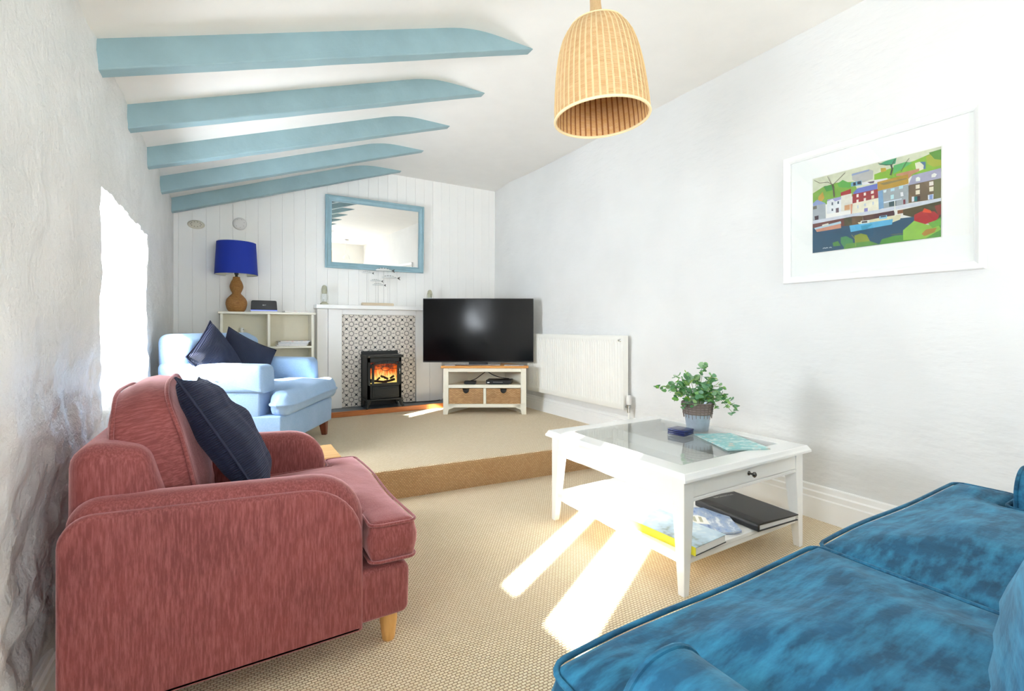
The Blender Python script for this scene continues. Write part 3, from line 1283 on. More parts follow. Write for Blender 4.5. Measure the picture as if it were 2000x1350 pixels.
# arched head
seg = 16
for q in range(seg):
    xa = dx0 + (dx1 - dx0) * q / seg; xb = dx0 + (dx1 - dx0) * (q + 1) / seg

    def arch(x, zt, rise):
        t_ = (x - (dx0 + dx1) / 2) / ((dx1 - dx0) / 2)
        return zt - rise * t_ * t_
    za, zb = arch(xa, dz1, 0.035), arch(xb, dz1, 0.035)
    ia, ib = arch(xa, wz1, 0.012), arch(xb, wz1, 0.012)
    vs = [door.verts.new(c_) for c_ in ((xa, -0.018, ia), (xb, -0.018, ib), (xb, -0.018, zb), (xa, -0.018, za), (xa, 0, ia), (xb, 0, ib), (xb, 0, zb), (xa, 0, za))]
    for q_ in ((0, 1, 2, 3), (7, 6, 5, 4), (0, 4, 5, 1), (3, 2, 6, 7), (1, 5, 6, 2), (0, 3, 7, 4)):
        door.faces.new([vs[i_] for i_ in q_])
dr = obj('door', door, 'black_iron', st, smooth=False, bevel=0.002)
gb = BM()   # sunburst tracery
cx_, cz_ = 0.008, 0.412
el_ = [(cx_ + 0.042 * math.cos(2 * PI * q / 20), -0.012, cz_ + 0.024 * math.sin(2 * PI * q / 20)) for q in range(20)]
tube(el_, 0.0032, 6, True, gb)
for an in (-2, 22, 48, 68, 90, 112, 132, 158, 182):
    a = math.radians(an)
    tube([(cx_ + 0.042 * math.cos(a), -0.012, cz_ + 0.024 * math.sin(a)), (max(wx0, min(wx1, cx_ + 0.20 * math.cos(a))), -0.012, min(wz1 - 0.004, cz_ + 0.20 * math.sin(a) * (0.5 if abs(math.cos(a)) > 0.5 else 1)))], 0.0028, 6, False, gb)
obj('tracery', gb, 'black_iron', dr)
obj('hinge', tube([(dx0 - 0.008, -0.01, 0.27), (dx0 - 0.008, -0.01, 0.31)], 0.006, 8), 'black_iron', dr)
obj('hinge', tube([(dx0 - 0.008, -0.01, 0.42), (dx0 - 0.008, -0.01, 0.46)], 0.006, 8), 'black_iron', dr)
obj('handle', tube(smooth_path([(0.143, -0.02, 0.415), (0.147, -0.04, 0.405), (0.147, -0.042, 0.36), (0.146, -0.036, 0.352)], 4), 0.005, 8), 'chrome', dr, label='small bright metal door handle')
ash = obj('ash_door', bx(-0.130, 0.150, -0.014, 0.001, 0.115, 0.225), 'black_iron', st, smooth=False, bevel=0.006, seg=3)
obj('ash_door_panel', bx(-0.112, 0.132, -0.019, -0.012, 0.132, 0.208), 'black_iron', ash, smooth=False, bevel=0.003)
obj('knob', lathe([(0, -0.036), (0.006, -0.035), (0.008, -0.030), (0.004, -0.024), (0.004, -0.014)], 12, Matrix.Translation((0.008, 0, 0.172)) @ Matrix.Rotation(-PI / 2, 4, 'X') @ Matrix.Scale(-1, 4, (0, 0, 1)), cap=False), 'brass', ash, label='small brass knob')
obj('top_bolt', lathe([(0.009, -0.003), (0.009, 0.001), (0.0, 0.003)], 12, Matrix.Translation((-0.165, -0.02, 0.538)) @ Matrix.Rotation(PI / 2, 4, 'X')), 'dark_chrome', st)
gl = obj('fire_bed', bx(-0.165, 0.165, 0.0, 0.004, 0.0, 0.23), 'fire_glow', st, smooth=False, label='glowing orange fire')
gl.location = (0, 0.075, 0.25)
rnd = random.Random(3)
for i, (fx, fh, fw, fy) in enumerate([(-0.085, 0.075, 0.018, 0.05), (-0.052, 0.17, 0.024, 0.06), (-0.025, 0.12, 0.026, 0.055), (0.0, 0.15, 0.026, 0.06), (0.028, 0.10, 0.022, 0.05), (0.052, 0.13, 0.028, 0.058), (0.075, 0.09, 0.02, 0.05), (0.097, 0.12, 0.02, 0.06), (0.118, 0.065, 0.016, 0.048), (-0.108, 0.06, 0.014, 0.05)]):
    bm = BM()
    n_ = 9
    pr = []
    for q in range(n_ + 1):
        t_ = q / n_
        wdt = fw * math.sin(PI * min(1, (t_ * 0.92 + 0.22))) ** 0.9 * (1 - t_ * 0.4)
        pr.append((0.006 * math.sin(t_ * 5 + i), wdt, fh * t_))
    F, Bk = [], []
    for cx2, wdt, z in pr:
        F.append([bm.verts.new((cx2 - wdt / 2, 0, z)), bm.verts.new((cx2, -wdt * 0.35, z)), bm.verts.new((cx2 + wdt / 2, 0, z)), bm.verts.new((cx2, wdt * 0.35, z))])
    for q in range(n_):
        for s_ in range(4):
            bm.faces.new((F[q][s_], F[q][(s_ + 1) % 4], F[q + 1][(s_ + 1) % 4], F[q + 1][s_]))
    fo = obj('flame', bm, 'flame', st)
    fo.location = (fx, fy, 0.272)
for (xa, za, xb, zb, rr, yy) in ((-0.1, 0.285, 0.03, 0.262, 0.013, 0.028), (-0.02, 0.265, 0.115, 0.29, 0.013, 0.030), (-0.03, 0.335, 0.045, 0.295, 0.011, 0.038), (-0.095, 0.272, -0.04, 0.315, 0.010, 0.036), (0.07, 0.3, 0.11, 0.325, 0.011, 0.04)):
    pts = [Vector((xa, yy, za)).lerp(Vector((xb, yy, zb)), q / 5) + Vector((0, 0, rnd.uniform(-0.003, 0.003))) for q in range(6)]
    obj('log', tube(pts, [rr * rnd.uniform(0.85, 1.1) for _ in pts], 8), 'log', st)
fl = bpy.data.lights.new('fire_light', 'POINT'); fl.energy = 0.5; fl.color = (1, 0.4, 0.1); fl.shadow_soft_size = 0.03
flo = bpy.data.objects.new('fire_light', fl); flo.location = (1.37, 4.93, 0.62); COL.objects.link(flo)

# ================================================================ BACK WALL THINGS
# mirror
mr = empty('wall_mirror', (1.354, 5.155, 2.083))
mr.rotation_euler = (math.radians(2.0), 0, math.radians(-1.0))
tag(mr, 'wide mirror in a pale blue painted frame above the mantel', 'mirror')
Wd, Hd, fw_ = 0.53, 0.378, 0.062


def frame_rails(Wd, Hd, prof, mat, parent, name):
    """four mitred rails; prof = [(inward distance, y)] """
    cs_ = [(-Wd, -Hd), (Wd, -Hd), (Wd, Hd), (-Wd, Hd)]
    for s_ in range(4):
        a, b = Vector(cs_[s_]), Vector(cs_[(s_ + 1) % 4])
        d = (b - a).normalized()
        n2 = Vector((-d.y, d.x))
        bm = BM()
        R = []
        for base, sgn in ((a, 1), (b, -1)):
            ring = []
            for dist_, y in prof:
                p = base + n2 * dist_ + d * sgn * dist_
                ring.append(bm.verts.new((p.x, y, p.y)))
            R.append(ring)
        m_ = len(prof)
        for q in range(m_):
            bm.faces.new((R[0][q], R[0][(q + 1) % m_], R[1][(q + 1) % m_], R[1][q]))
        bm.faces.new(R[0]); bm.faces.new(R[1])
        obj(name, bm, mat, parent, smooth=False)


frame_rails(Wd, Hd, [(0, 0.015), (0, -0.012), (0.006, -0.018), (0.018, -0.019), (0.024, -0.010), (0.05, -0.004), (0.056, -0.008), (fw_, -0.006), (fw_, 0.015)], 'mirror_frame', mr, 'frame_rail')
obj('mirror_glass', bx(-Wd + 0.05, Wd - 0.05, 0.002, 0.006, -Hd + 0.05, Hd - 0.05), 'mirror', mr, smooth=False)

# round wall fittings
t_ = tag(empty('wall_vent', (-0.29, YB - 0.001, 2.03)), 'beige oval pierced fitting high on the panelled wall, nearer the corner', 'wall fitting')
mxv = Matrix.Rotation(PI / 2, 4, 'X')
obj('plate', lathe([(0, 0.016), (0.05, 0.016), (0.062, 0.011), (0.068, 0.0)], 28, mxv, sc=(1, 0.6)), 'beige_plastic', t_)
vh = plain('vent_hole_grey', '8f8a7c', 0.7)
for q in range(10):
    a = 2 * PI * q / 10
    obj('hole', lathe([(0.004, 0.0155), (0.004, 0.018), (0, 0.018)], 8, Matrix.Rotation(PI / 2, 4, 'X') @ Matrix.Translation((0.04 * math.cos(a), 0.022 * math.sin(a), 0))), vh, t_)
t_ = tag(empty('smoke_alarm', (0.058, YB - 0.001, 2.075)), 'white round alarm high on the panelled wall above the blue lampshade', 'alarm')
obj('cover', lathe([(0, 0.03), (0.035, 0.029), (0.05, 0.024), (0.058, 0.012), (0.06, 0.0)], 32, mxv), 'white_plastic', t_)
vh = plain('alarm_slot_grey', 'b5b0b0', 0.7)
for q in (0, 1, 2, 4, 5, 6):
    a = 2 * PI * q / 7 + 0.3
    obj('slot', lathe([(0.005, 0.0265), (0.005, 0.0285), (0, 0.0285)], 8, mxv @ Matrix.Translation((0.036 * math.cos(a), 0.036 * math.sin(a), 0))), vh, t_)

# mantel things
ZM = 1.3125


def lantern(name, x, y, label):
    t_ = tag(empty(name, (x, y, ZM)), label, 'lantern', 'lanterns on the mantel')
    obj('base', lathe([(0, 0), (0.042, 0), (0.042, 0.012), (0.03, 0.018), (0.022, 0.030), (0, 0.030)], 20), 'lantern_metal', t_)
    obj('glass', lathe([(0.026, 0.03), (0.034, 0.06), (0.033, 0.09), (0.024, 0.118)], 20, cap=False), 'lantern_glass', t_)
    obj('cap', lathe([(0.026, 0.112), (0.026, 0.150), (0.030, 0.152), (0.022, 0.185), (0.012, 0.197), (0, 0.2)], 20), 'lantern_metal', t_)
    for q in range(4):
        a = PI / 4 + q * PI / 2
        c_, s_ = math.cos(a), math.sin(a)
        obj('wire', tube(smooth_path([(0.04 * c_, 0.04 * s_, 0.010), (0.044 * c_, 0.044 * s_, 0.07), (0.036 * c_, 0.036 * s_, 0.142), (0.024 * c_, 0.024 * s_, 0.146)], 4), 0.0014, 6), 'lantern_metal', t_)
    obj('candle', lathe([(0, 0.03), (0.014, 0.03), (0.014, 0.055), (0, 0.056)], 14), 'paper', t_)
    return t_


lantern('lantern', 0.80, 5.07, 'small pale metal lantern at the left end of the mantel')
lantern('lantern', 1.935, 5.08, 'small pale metal lantern behind the television, its cap showing')

fs = tag(empty('fish_sculpture', (1.34, 5.07, ZM)), 'ornament of small metal fish on thin rods above a driftwood base', 'ornament')
obj('base', soft_prism(round_poly([(-0.172, -0.03, 0.02), (0.172, -0.03, 0.02), (0.172, 0.03, 0.02), (-0.172, 0.03, 0.02)], 4), 0.0, 0.032, 0.008, 'Z'), 'driftwood', fs)
for (xa, xb, z, yo) in ((1.172, 1.301, 1.662, 0.0), (1.317, 1.523, 1.699, -0.012), (1.388, 1.591, 1.624, 0.012), (1.258, 1.399, 1.580, -0.008), (1.285, 1.433, 1.540, 0.006)):
    L_ = xb - xa
    xm = (xa + xb) / 2 - 1.34
    zz = z - ZM
    obj('rod', tube([(xm - L_ * 0.08, yo, 0.03), (xm - L_ * 0.08, yo, zz)], 0.0012, 6), 'wire', fs)
    bm = BM()
    n_ = 12
    rings = []
    for q in range(n_ + 1):
        t = q / n_
        rr = L_ * 0.085 * max(0.06, math.sin(PI * min(1, t * 0.9 + 0.06)) ** 0.7 * (1 - 0.65 * max(0, t - 0.5)))
        xx = xm - L_ / 2 + L_ * 0.84 * t
        zc = zz + L_ * 0.05 * math.sin(PI * t)
        rings.append([bm.verts.new((xx, yo + rr * 0.4 * math.cos(2 * PI * a / 10), zc + rr * math.sin(2 * PI * a / 10))) for a in range(10)])
    for q in range(n_):
        for a in range(10):
            f_ = bm.faces.new((rings[q][a], rings[q][(a + 1) % 10], rings[q + 1][(a + 1) % 10], rings[q + 1][a]))
            if a in (2,) or (a in (1, 3) and q % 2 == 0 and q > 1):
                f_.material_index = 1
    bm.faces.new(rings[0]); bm.faces.new(rings[-1])
    fish = obj('fish', bm, ['fish_silver', 'fish_dark'], fs)
    bm = BM()
    xe = xm - L_ / 2 + L_ * 0.82
    hh_ = L_ * 0.085
    out = [(xe, 0), (xe + L_ * 0.18, hh_ * 1.1), (xe + L_ * 0.125, 0), (xe + L_ * 0.18, -hh_ * 1.2)]
    A = [bm.verts.new((p[0], yo - 0.003, zz + p[1])) for p in out]
    Bv = [bm.verts.new((p[0], yo + 0.003, zz + p[1])) for p in out]
    bm.faces.new(A); bm.faces.new(Bv[::-1])
    for q in range(4):
        bm.faces.new((A[q], Bv[q], Bv[(q + 1) % 4], A[(q + 1) % 4]))
    obj('tail', bm, 'fish_dark', fish, smooth=False)

# radiator on the right wall
rd = tag(empty('radiator', (XR, 3.58, 0.40)), 'white ribbed panel radiator on the right wall behind the television', 'radiator')
y0_, y1_ = -0.73, 0.735
nr = 44
bm = BM()
prev = None
per = (y1_ - y0_ - 0.06) / nr
for sgn_x in (0,):
    ys_ = [y0_]
    for q in range(nr):
        b0 = y0_ + 0.03 + per * q
        ys_ += [b0 + per * f_ for f_ in (0.0, 0.14, 0.28, 0.60, 0.74, 0.88)]
    ys_ += [y1_ - 0.03, y1_]
    for ii, y in enumerate(ys_):
        inrib = (y > y0_ + 0.03 - 1e-6 and y < y1_ - 0.03 + 1e-6)
        ph = ((y - (y0_ + 0.03)) / per) % 1.0 if inrib else 0
        d_ = 0.0
        if inrib:
            d_ = 0.006 if 0.13 < ph < 0.61 else (0.0 if ph < 0.01 or ph > 0.73 else 0.0)
        cur = [bm.verts.new((-0.085 + dd, y, z)) for z, dd in ((0.0, 0.004), (0.012, 0.0), (0.045, 0.0), (0.07, d_), (0.545, d_), (0.57, 0.0), (0.598, 0.0), (0.61, 0.004))]
        if prev:
            for q in range(len(cur) - 1):
                bm.faces.new((prev[q], cur[q], cur[q + 1], prev[q + 1]))
        prev = cur
box(bm, -0.072, -0.03, y0_ + 0.004, y1_ - 0.004, 0.003, 0.60)
obj('panel', bm, 'radiator', rd, smooth=True, angle=30)
obj('top_grille', bx(-0.084, -0.03, y0_, y1_, 0.607, 0.613), 'radiator', rd, smooth=False)
obj('side_cover', bx(-0.084, -0.03, y0_ - 0.003, y0_ + 0.001, 0.0, 0.611), 'radiator', rd, smooth=False)
for yy in (-0.6, 0.6):
    obj('bracket', bx(-0.032, -0.014, yy - 0.02, yy + 0.02, 0.1, 0.5), 'radiator', rd, smooth=False)
obj('bleed_valve', lathe([(0, 0.018), (0.008, 0.018), (0.010, 0.006), (0.014, 0.0)], 14, Matrix.Translation((-0.085, y0_ + 0.035, 0.573)) @ Matrix.Rotation(-PI / 2, 4, 'Y')), 'chrome', rd)
vl = obj('valve', lathe([(0.012, -0.05), (0.012, -0.01), (0.018, -0.008), (0.018, 0.012), (0.011, 0.016)], 16, Matrix.Translation((-0.055, y0_ - 0.035, 0.03))), 'chrome', rd, label='chrome valve body')
obj('valve_cap', lathe([(0.019, 0.0), (0.021, 0.012), (0.021, 0.055), (0.017, 0.075), (0.0, 0.08)], 16, Matrix.Translation((-0.055, y0_ - 0.035, 0.046))), 'white_plastic', vl)
obj('valve_arm', tube([(-0.055, y0_ - 0.035, 0.025), (-0.055, y0_ + 0.004, 0.025)], 0.010, 10), 'chrome', vl)
obj('pipe', tube([(-0.055, y0_ - 0.035, -0.02), (-0.055, y0_ - 0.035, -0.20)], 0.0075, 10), 'radiator', rd)

# framed harbour picture
pc = tag(empty('framed_picture', (XR - 0.005, 1.135, 1.711)), 'white framed harbour print with boats and coloured houses', 'picture')
pc.rotation_euler = (0, 0, -PI / 2)       # local +x points towards -Y, local -y towards the room


def pic_rails():
    frame_rails(0.437, 0.372, [(0, 0.0), (0, -0.028), (0.004, -0.032), (0.020, -0.030), (0.030, -0.024), (0.036, -0.018), (0.040, -0.018), (0.040, 0.0)], 'pic_frame', pc, 'frame_rail')


pic_rails()
obj('mount', bx(-0.400, 0.400, -0.010, -0.006, -0.335, 0.335), 'mat_board', pc, smooth=False)
u0_, u1_, v0_, v1_ = -0.277, 0.285, -0.208, 0.213
bm = bx(u0_ - 0.004, u1_ + 0.004, -0.0115, -0.0102, v0_ - 0.004, v1_ + 0.004)
obj('bevel_edge', bm, 'paper', pc, smooth=False)
ART = [
('d9dcc0',[(0,1),(1,1),(0.998,0.752),(0,0.685)]),
('7fae3c',[(0,0.807),(0.092,0.86),(0.214,0.876),(0.363,0.836),(0.393,0.724),(0.348,0.648),(0.133,0.621),(0,0.661)]),
('4f9a40',[(0.1,0.869),(0.19,0.861),(0.19,0.791),(0.125,0.789)]),
('5fb04a',[(0.222,0.862),(0.27,0.892),(0.34,0.821),(0.332,0.767),(0.238,0.81)]),
('c09a2c',[(0.05,0.742),(0.092,0.8),(0.109,0.712),(0.083,0.672),(0.05,0.694)]),
('86b82e',[(0.528,0.865),(0.636,0.89),(0.82,0.913),(1,0.97),(1,0.72),(0.703,0.758),(0.528,0.799)]),
('4ca878',[(0.559,0.974),(0.615,0.995),(0.696,0.999),(0.686,0.934),(0.622,0.938)]),
('62b86a',[(0.676,0.917),(0.762,0.925),(0.807,0.897),(0.736,0.851),(0.67,0.813)]),
('a8b032',[(0.901,0.931),(1,0.96),(1,0.79),(0.95,0.79),(0.907,0.847)]),
('5a9430',[(0.919,0.964),(1,0.97),(1,0.85),(0.956,0.878)]),
('c8a838',[(0.577,0.923),(0.615,0.914),(0.622,0.874),(0.581,0.868)]),
('b9b8b6',[(0.347,0.943),(0.488,0.946),(0.521,0.912),(0.517,0.814),(0.452,0.804),(0.423,0.781),(0.351,0.863)]),
('8fa0c8',[(0.347,0.938),(0.488,0.944),(0.488,0.924),(0.347,0.915)]),
('6aa8c8',[(0.34,0.832),(0.426,0.83),(0.43,0.773),(0.34,0.781)]),
('2a3448',[(0.359,0.826),(0.381,0.823),(0.381,0.784),(0.359,0.786)]),
('2a3448',[(0.393,0.825),(0.423,0.824),(0.425,0.786),(0.393,0.791)]),
('e8e6ea',[(0.43,0.801),(0.539,0.796),(0.629,0.785),(0.629,0.763),(0.553,0.758),(0.437,0.765)]),
('584858',[(0.474,0.791),(0.531,0.787),(0.524,0.762),(0.496,0.767)]),
('e8e4cc',[(0.826,0.884),(0.858,0.887),(0.886,0.835),(0.889,0.793),(0.858,0.784),(0.833,0.815)]),
('4a7298',[(0.861,0.884),(0.898,0.871),(0.898,0.79),(0.883,0.795),(0.886,0.835)]),
('c08868',[(0.693,0.809),(0.855,0.811),(0.855,0.78),(0.808,0.762),(0.782,0.719),(0.769,0.766),(0.693,0.783)]),
('8ea0d0',[(0,0.673),(0.041,0.709),(0.121,0.637),(0.109,0.617),(0.003,0.624)]),
('a8b0b8',[(0,0.637),(0.117,0.636),(0.121,0.435),(0,0.431)]),
('6a6a60',[(0.003,0.63),(0.037,0.632),(0.039,0.589),(0.003,0.588)]),
('3a2030',[(0.016,0.493),(0.054,0.495),(0.054,0.441),(0.02,0.442)]),
('a9a4d4',[(0.133,0.68),(0.254,0.683),(0.258,0.641),(0.199,0.637),(0.182,0.677),(0.138,0.62)]),
('eceef2',[(0.132,0.657),(0.182,0.674),(0.203,0.635),(0.258,0.647),(0.262,0.49),(0.129,0.492)]),
('556070',[(0.173,0.633),(0.186,0.632),(0.187,0.594),(0.173,0.595)]),
('556070',[(0.224,0.629),(0.239,0.629),(0.239,0.595),(0.224,0.596)]),
('556070',[(0.173,0.551),(0.187,0.549),(0.187,0.517),(0.173,0.519)]),
('705860',[(0.211,0.545),(0.237,0.546),(0.237,0.485),(0.211,0.487)]),
('a8282c',[(0.254,0.735),(0.34,0.753),(0.341,0.695),(0.254,0.689)]),
('e8e4d8',[(0.256,0.691),(0.347,0.693),(0.351,0.476),(0.258,0.491)]),
('d8a070',[(0.286,0.558),(0.332,0.559),(0.332,0.493),(0.286,0.495)]),
('e0a080',[(0.336,0.56),(0.355,0.56),(0.348,0.432),(0.339,0.432)]),
('6a78c8',[(0.355,0.691),(0.393,0.741),(0.553,0.747),(0.553,0.681),(0.378,0.67)]),
('9a1a28',[(0.354,0.678),(0.556,0.68),(0.56,0.569),(0.354,0.561)]),
('f0ead4',[(0.354,0.564),(0.56,0.569),(0.564,0.415),(0.355,0.424)]),
('f4e8e0',[(0.387,0.667),(0.404,0.667),(0.404,0.63),(0.387,0.63)]),
('f4e8e0',[(0.446,0.667),(0.463,0.667),(0.463,0.631),(0.446,0.631)]),
('f4e8e0',[(0.503,0.67),(0.525,0.671),(0.525,0.636),(0.503,0.635)]),
('f4e8e0',[(0.387,0.599),(0.404,0.6),(0.404,0.562),(0.387,0.562)]),
('f4e8e0',[(0.446,0.6),(0.463,0.6),(0.463,0.564),(0.446,0.564)]),
('f0d8b8',[(0.507,0.611),(0.528,0.613),(0.528,0.574),(0.507,0.573)]),
('c8d0dc',[(0.392,0.527),(0.404,0.529),(0.404,0.489),(0.392,0.489)]),
('c8d0dc',[(0.449,0.532),(0.463,0.533),(0.463,0.5),(0.449,0.499)]),
('c8d0dc',[(0.514,0.534),(0.526,0.536),(0.526,0.498),(0.514,0.496)]),
('9088c8',[(0.449,0.473),(0.478,0.473),(0.478,0.429),(0.449,0.428)]),
('b8902a',[(0.553,0.763),(0.779,0.775),(0.782,0.662),(0.556,0.649)]),
('8a7a48',[(0.567,0.742),(0.769,0.734),(0.772,0.723),(0.602,0.708)]),
('a2aab0',[(0.594,0.657),(0.782,0.656),(0.781,0.432),(0.595,0.428)]),
('7aa4cc',[(0.559,0.652),(0.594,0.654),(0.602,0.432),(0.564,0.426)]),
('d8ecf0',[(0.598,0.646),(0.623,0.647),(0.619,0.616),(0.602,0.616)]),
('b8e0ec',[(0.653,0.647),(0.682,0.648),(0.682,0.616),(0.653,0.615)]),
('b8e0ec',[(0.714,0.659),(0.743,0.659),(0.743,0.622),(0.714,0.622)]),
('c0ecf0',[(0.653,0.572),(0.677,0.573),(0.677,0.522),(0.654,0.521)]),
('f0f0f4',[(0.724,0.581),(0.743,0.58),(0.747,0.532),(0.727,0.533)]),
('7a2838',[(0.744,0.488),(0.76,0.488),(0.76,0.433),(0.745,0.435)]),
('18484c',[(0.64,0.496),(0.694,0.495),(0.694,0.434),(0.643,0.438)]),
('d8e4f0',[(0.602,0.507),(0.734,0.509),(0.734,0.496),(0.602,0.491)]),
('a9a6c0',[(0.782,0.656),(0.811,0.75),(1,0.76),(1,0.648),(0.789,0.642)]),
('705a40',[(0.782,0.644),(1,0.648),(0.999,0.426),(0.783,0.437)]),
('6a6a40',[(0.953,0.647),(1,0.648),(0.999,0.426),(0.954,0.43)]),
('f0f0e8',[(0.833,0.711),(0.849,0.718),(0.863,0.7),(0.862,0.668),(0.833,0.67)]),
('f0f0e8',[(0.938,0.709),(0.956,0.722),(0.973,0.701),(0.962,0.674),(0.938,0.678)]),
('ece0c8',[(0.832,0.629),(0.859,0.628),(0.859,0.584),(0.832,0.585)]),
('ece0c8',[(0.832,0.567),(0.86,0.566),(0.86,0.518),(0.832,0.52)]),
('e8e0d8',[(0.923,0.633),(0.95,0.632),(0.951,0.588),(0.923,0.589)]),
('e8e0c8',[(0.923,0.572),(0.951,0.572),(0.951,0.522),(0.924,0.524)]),
('e8e8f0',[(0.805,0.503),(0.821,0.503),(0.821,0.446),(0.805,0.443)]),
('207878',[(0.822,0.497),(0.843,0.497),(0.843,0.441),(0.822,0.443)]),
('401820',[(0.843,0.497),(0.862,0.495),(0.862,0.443),(0.843,0.443)]),
('e0e4f4',[(0.914,0.488),(0.951,0.489),(0.95,0.432),(0.915,0.435)]),
('8098d0',[(0.924,0.483),(0.946,0.486),(0.945,0.433),(0.924,0.437)]),
('d4d8e4',[(0,0.437),(0.332,0.436),(0.567,0.425),(0.828,0.428),(1,0.43),(1,0.39),(0.828,0.387),(0.567,0.387),(0.363,0.399),(0,0.392)]),
('6a3028',[(0,0.392),(0.363,0.399),(0.423,0.388),(0.438,0.261),(0,0.34)]),
('4a4420',[(0.282,0.398),(0.348,0.392),(0.352,0.288),(0.285,0.299)]),
('6a4c28',[(0.352,0.391),(0.438,0.386),(0.442,0.271),(0.352,0.288)]),
('4a1828',[(0.525,0.382),(0.677,0.383),(0.691,0.304),(0.529,0.304)]),
('5a3428',[(0.438,0.384),(0.525,0.382),(0.529,0.304),(0.445,0.27)]),
('8a5028',[(0.704,0.375),(0.744,0.374),(0.744,0.332),(0.704,0.333)]),
('4c4018',[(0.744,0.374),(1,0.395),(1,0.18),(0.822,0.259),(0.744,0.311)]),
('0e4a6a',[(0,0.34),(0.27,0.297),(0.438,0.272),(0.704,0.279),(0.822,0.269),(0.835,0),(0,0)]),
('d09078',[(0.016,0.336),(0.255,0.336),(0.259,0.277),(0.041,0.276)]),
('b8d8e8',[(0.016,0.336),(0.255,0.365),(0.259,0.335),(0.024,0.312)]),
('e8e4d8',[(0.088,0.36),(0.146,0.369),(0.15,0.345),(0.092,0.338)]),
('e4dcb8',[(0.397,0.311),(0.539,0.323),(0.728,0.324),(0.724,0.264),(0.664,0.242),(0.423,0.265)]),
('58b4e0',[(0.329,0.29),(0.671,0.283),(0.664,0.22),(0.453,0.212),(0.34,0.205)]),
('3c9cc0',[(0.423,0.265),(0.518,0.263),(0.467,0.209),(0.431,0.207)]),
('e8e8e0',[(0.423,0.326),(0.493,0.319),(0.493,0.28),(0.423,0.287)]),
('50403c',[(0.431,0.317),(0.475,0.314),(0.475,0.291),(0.431,0.294)]),
('8cc8e8',[(0.568,0.343),(0.627,0.343),(0.627,0.302),(0.568,0.307)]),
('303848',[(0.578,0.34),(0.62,0.339),(0.62,0.324),(0.578,0.325)]),
('f0f0e8',[(0.681,0.494),(0.688,0.494),(0.69,0.315),(0.683,0.315)]),
('b01820',[(0.822,0.29),(0.872,0.317),(0.957,0.293),(0.987,0.234),(0.976,0.187),(0.891,0.163),(0.822,0.207)]),
('e04818',[(0.878,0.305),(0.89,0.348),(0.933,0.31),(0.939,0.278)]),
('8a2a18',[(0.957,0.353),(1,0.36),(1,0.25),(0.982,0.236)]),
('4c9430',[(0.589,0.06),(0.678,0.083),(0.745,0.079),(0.897,0.126),(0.999,0.221),(1,0),(0.568,0.001)]),
('8cc040',[(0.744,0.131),(0.822,0.222),(0.872,0.183),(0.915,0.152),(0.982,0.145),(1,0.08),(0.897,0.003),(0.745,0.015)]),
('68a838',[(0.915,0.172),(0.999,0.201),(1,0.131),(0.946,0.109)]),
('b08028',[(0.872,0.06),(0.903,0.104),(0.973,0.107),(0.958,0.06),(0.891,0.03)]),
('4a8838',[(0.183,0.101),(0.231,0.115),(0.255,0.051),(0.191,0.053)]),
('3f8a50',[(0.255,0.156),(0.302,0.163),(0.356,0.111),(0.363,0.041),(0.286,0.016),(0.255,0.086)]),
('8c9a28',[(0.371,0.153),(0.423,0.169),(0.471,0.141),(0.5,0.046),(0.438,0.014),(0.379,0.003)]),
('5c9438',[(0.302,0.065),(0.497,0.058),(0.568,0.004),(0.279,0)]),
('605040',[(0.205,0.694),(0.197,0.813),(0.184,0.816),(0.192,0.696)]),
('605040',[(0.197,0.815),(0.189,0.864),(0.176,0.864),(0.184,0.815)]),
('706450',[(0.183,0.867),(0.143,0.911),(0.14,0.905),(0.181,0.862)]),
('706450',[(0.141,0.912),(0.066,0.926),(0.067,0.919),(0.142,0.904)]),
('706450',[(0.068,0.925),(0.017,0.979),(0.014,0.974),(0.065,0.92)]),
('706450',[(0.184,0.849),(0.248,0.92),(0.245,0.926),(0.181,0.856)]),
('706450',[(0.248,0.92),(0.295,0.972),(0.292,0.978),(0.245,0.926)]),
('706450',[(0.176,0.868),(0.139,0.987),(0.136,0.985),(0.172,0.866)]),
('4a5040',[(0.659,0.804),(0.672,0.873),(0.661,0.883),(0.647,0.813)]),
('4a5040',[(0.672,0.879),(0.662,0.936),(0.65,0.935),(0.661,0.878)]),
('4a5040',[(0.656,0.934),(0.608,0.953),(0.608,0.945),(0.656,0.927)]),
('4a5040',[(0.609,0.952),(0.56,0.993),(0.559,0.987),(0.608,0.946)]),
('4a5040',[(0.665,0.92),(0.688,0.985),(0.685,0.99),(0.661,0.924)]),
('6a7050',[(0.732,0.82),(0.758,0.894),(0.754,0.899),(0.728,0.824)]),
('6a7050',[(0.757,0.894),(0.79,0.954),(0.786,0.959),(0.754,0.899)]),
('a0a040',[(0.384,0.014),(0.38,0.105),(0.377,0.106),(0.38,0.014)]),
('a0a040',[(0.38,0.107),(0.349,0.171),(0.347,0.168),(0.377,0.104)]),
('6a6a30',[(0.658,0.095),(0.745,0.091),(0.744,0.098),(0.658,0.102)]),
('e8f0f4',[(0.097,0.039),(0.11,0.049),(0.108,0.054),(0.095,0.045)]),
('e8f0f4',[(0.108,0.049),(0.12,0.038),(0.122,0.043),(0.11,0.054)]),
('e8f0f4',[(0.122,0.038),(0.133,0.046),(0.131,0.052),(0.12,0.043)]),
('e8f0f4',[(0.131,0.046),(0.144,0.038),(0.145,0.043),(0.133,0.052)]),
('e8f0f4',[(0.156,0.038),(0.166,0.046),(0.164,0.051),(0.154,0.044)]),
('e8f0f4',[(0.164,0.046),(0.177,0.037),(0.178,0.043),(0.165,0.051)]),
]

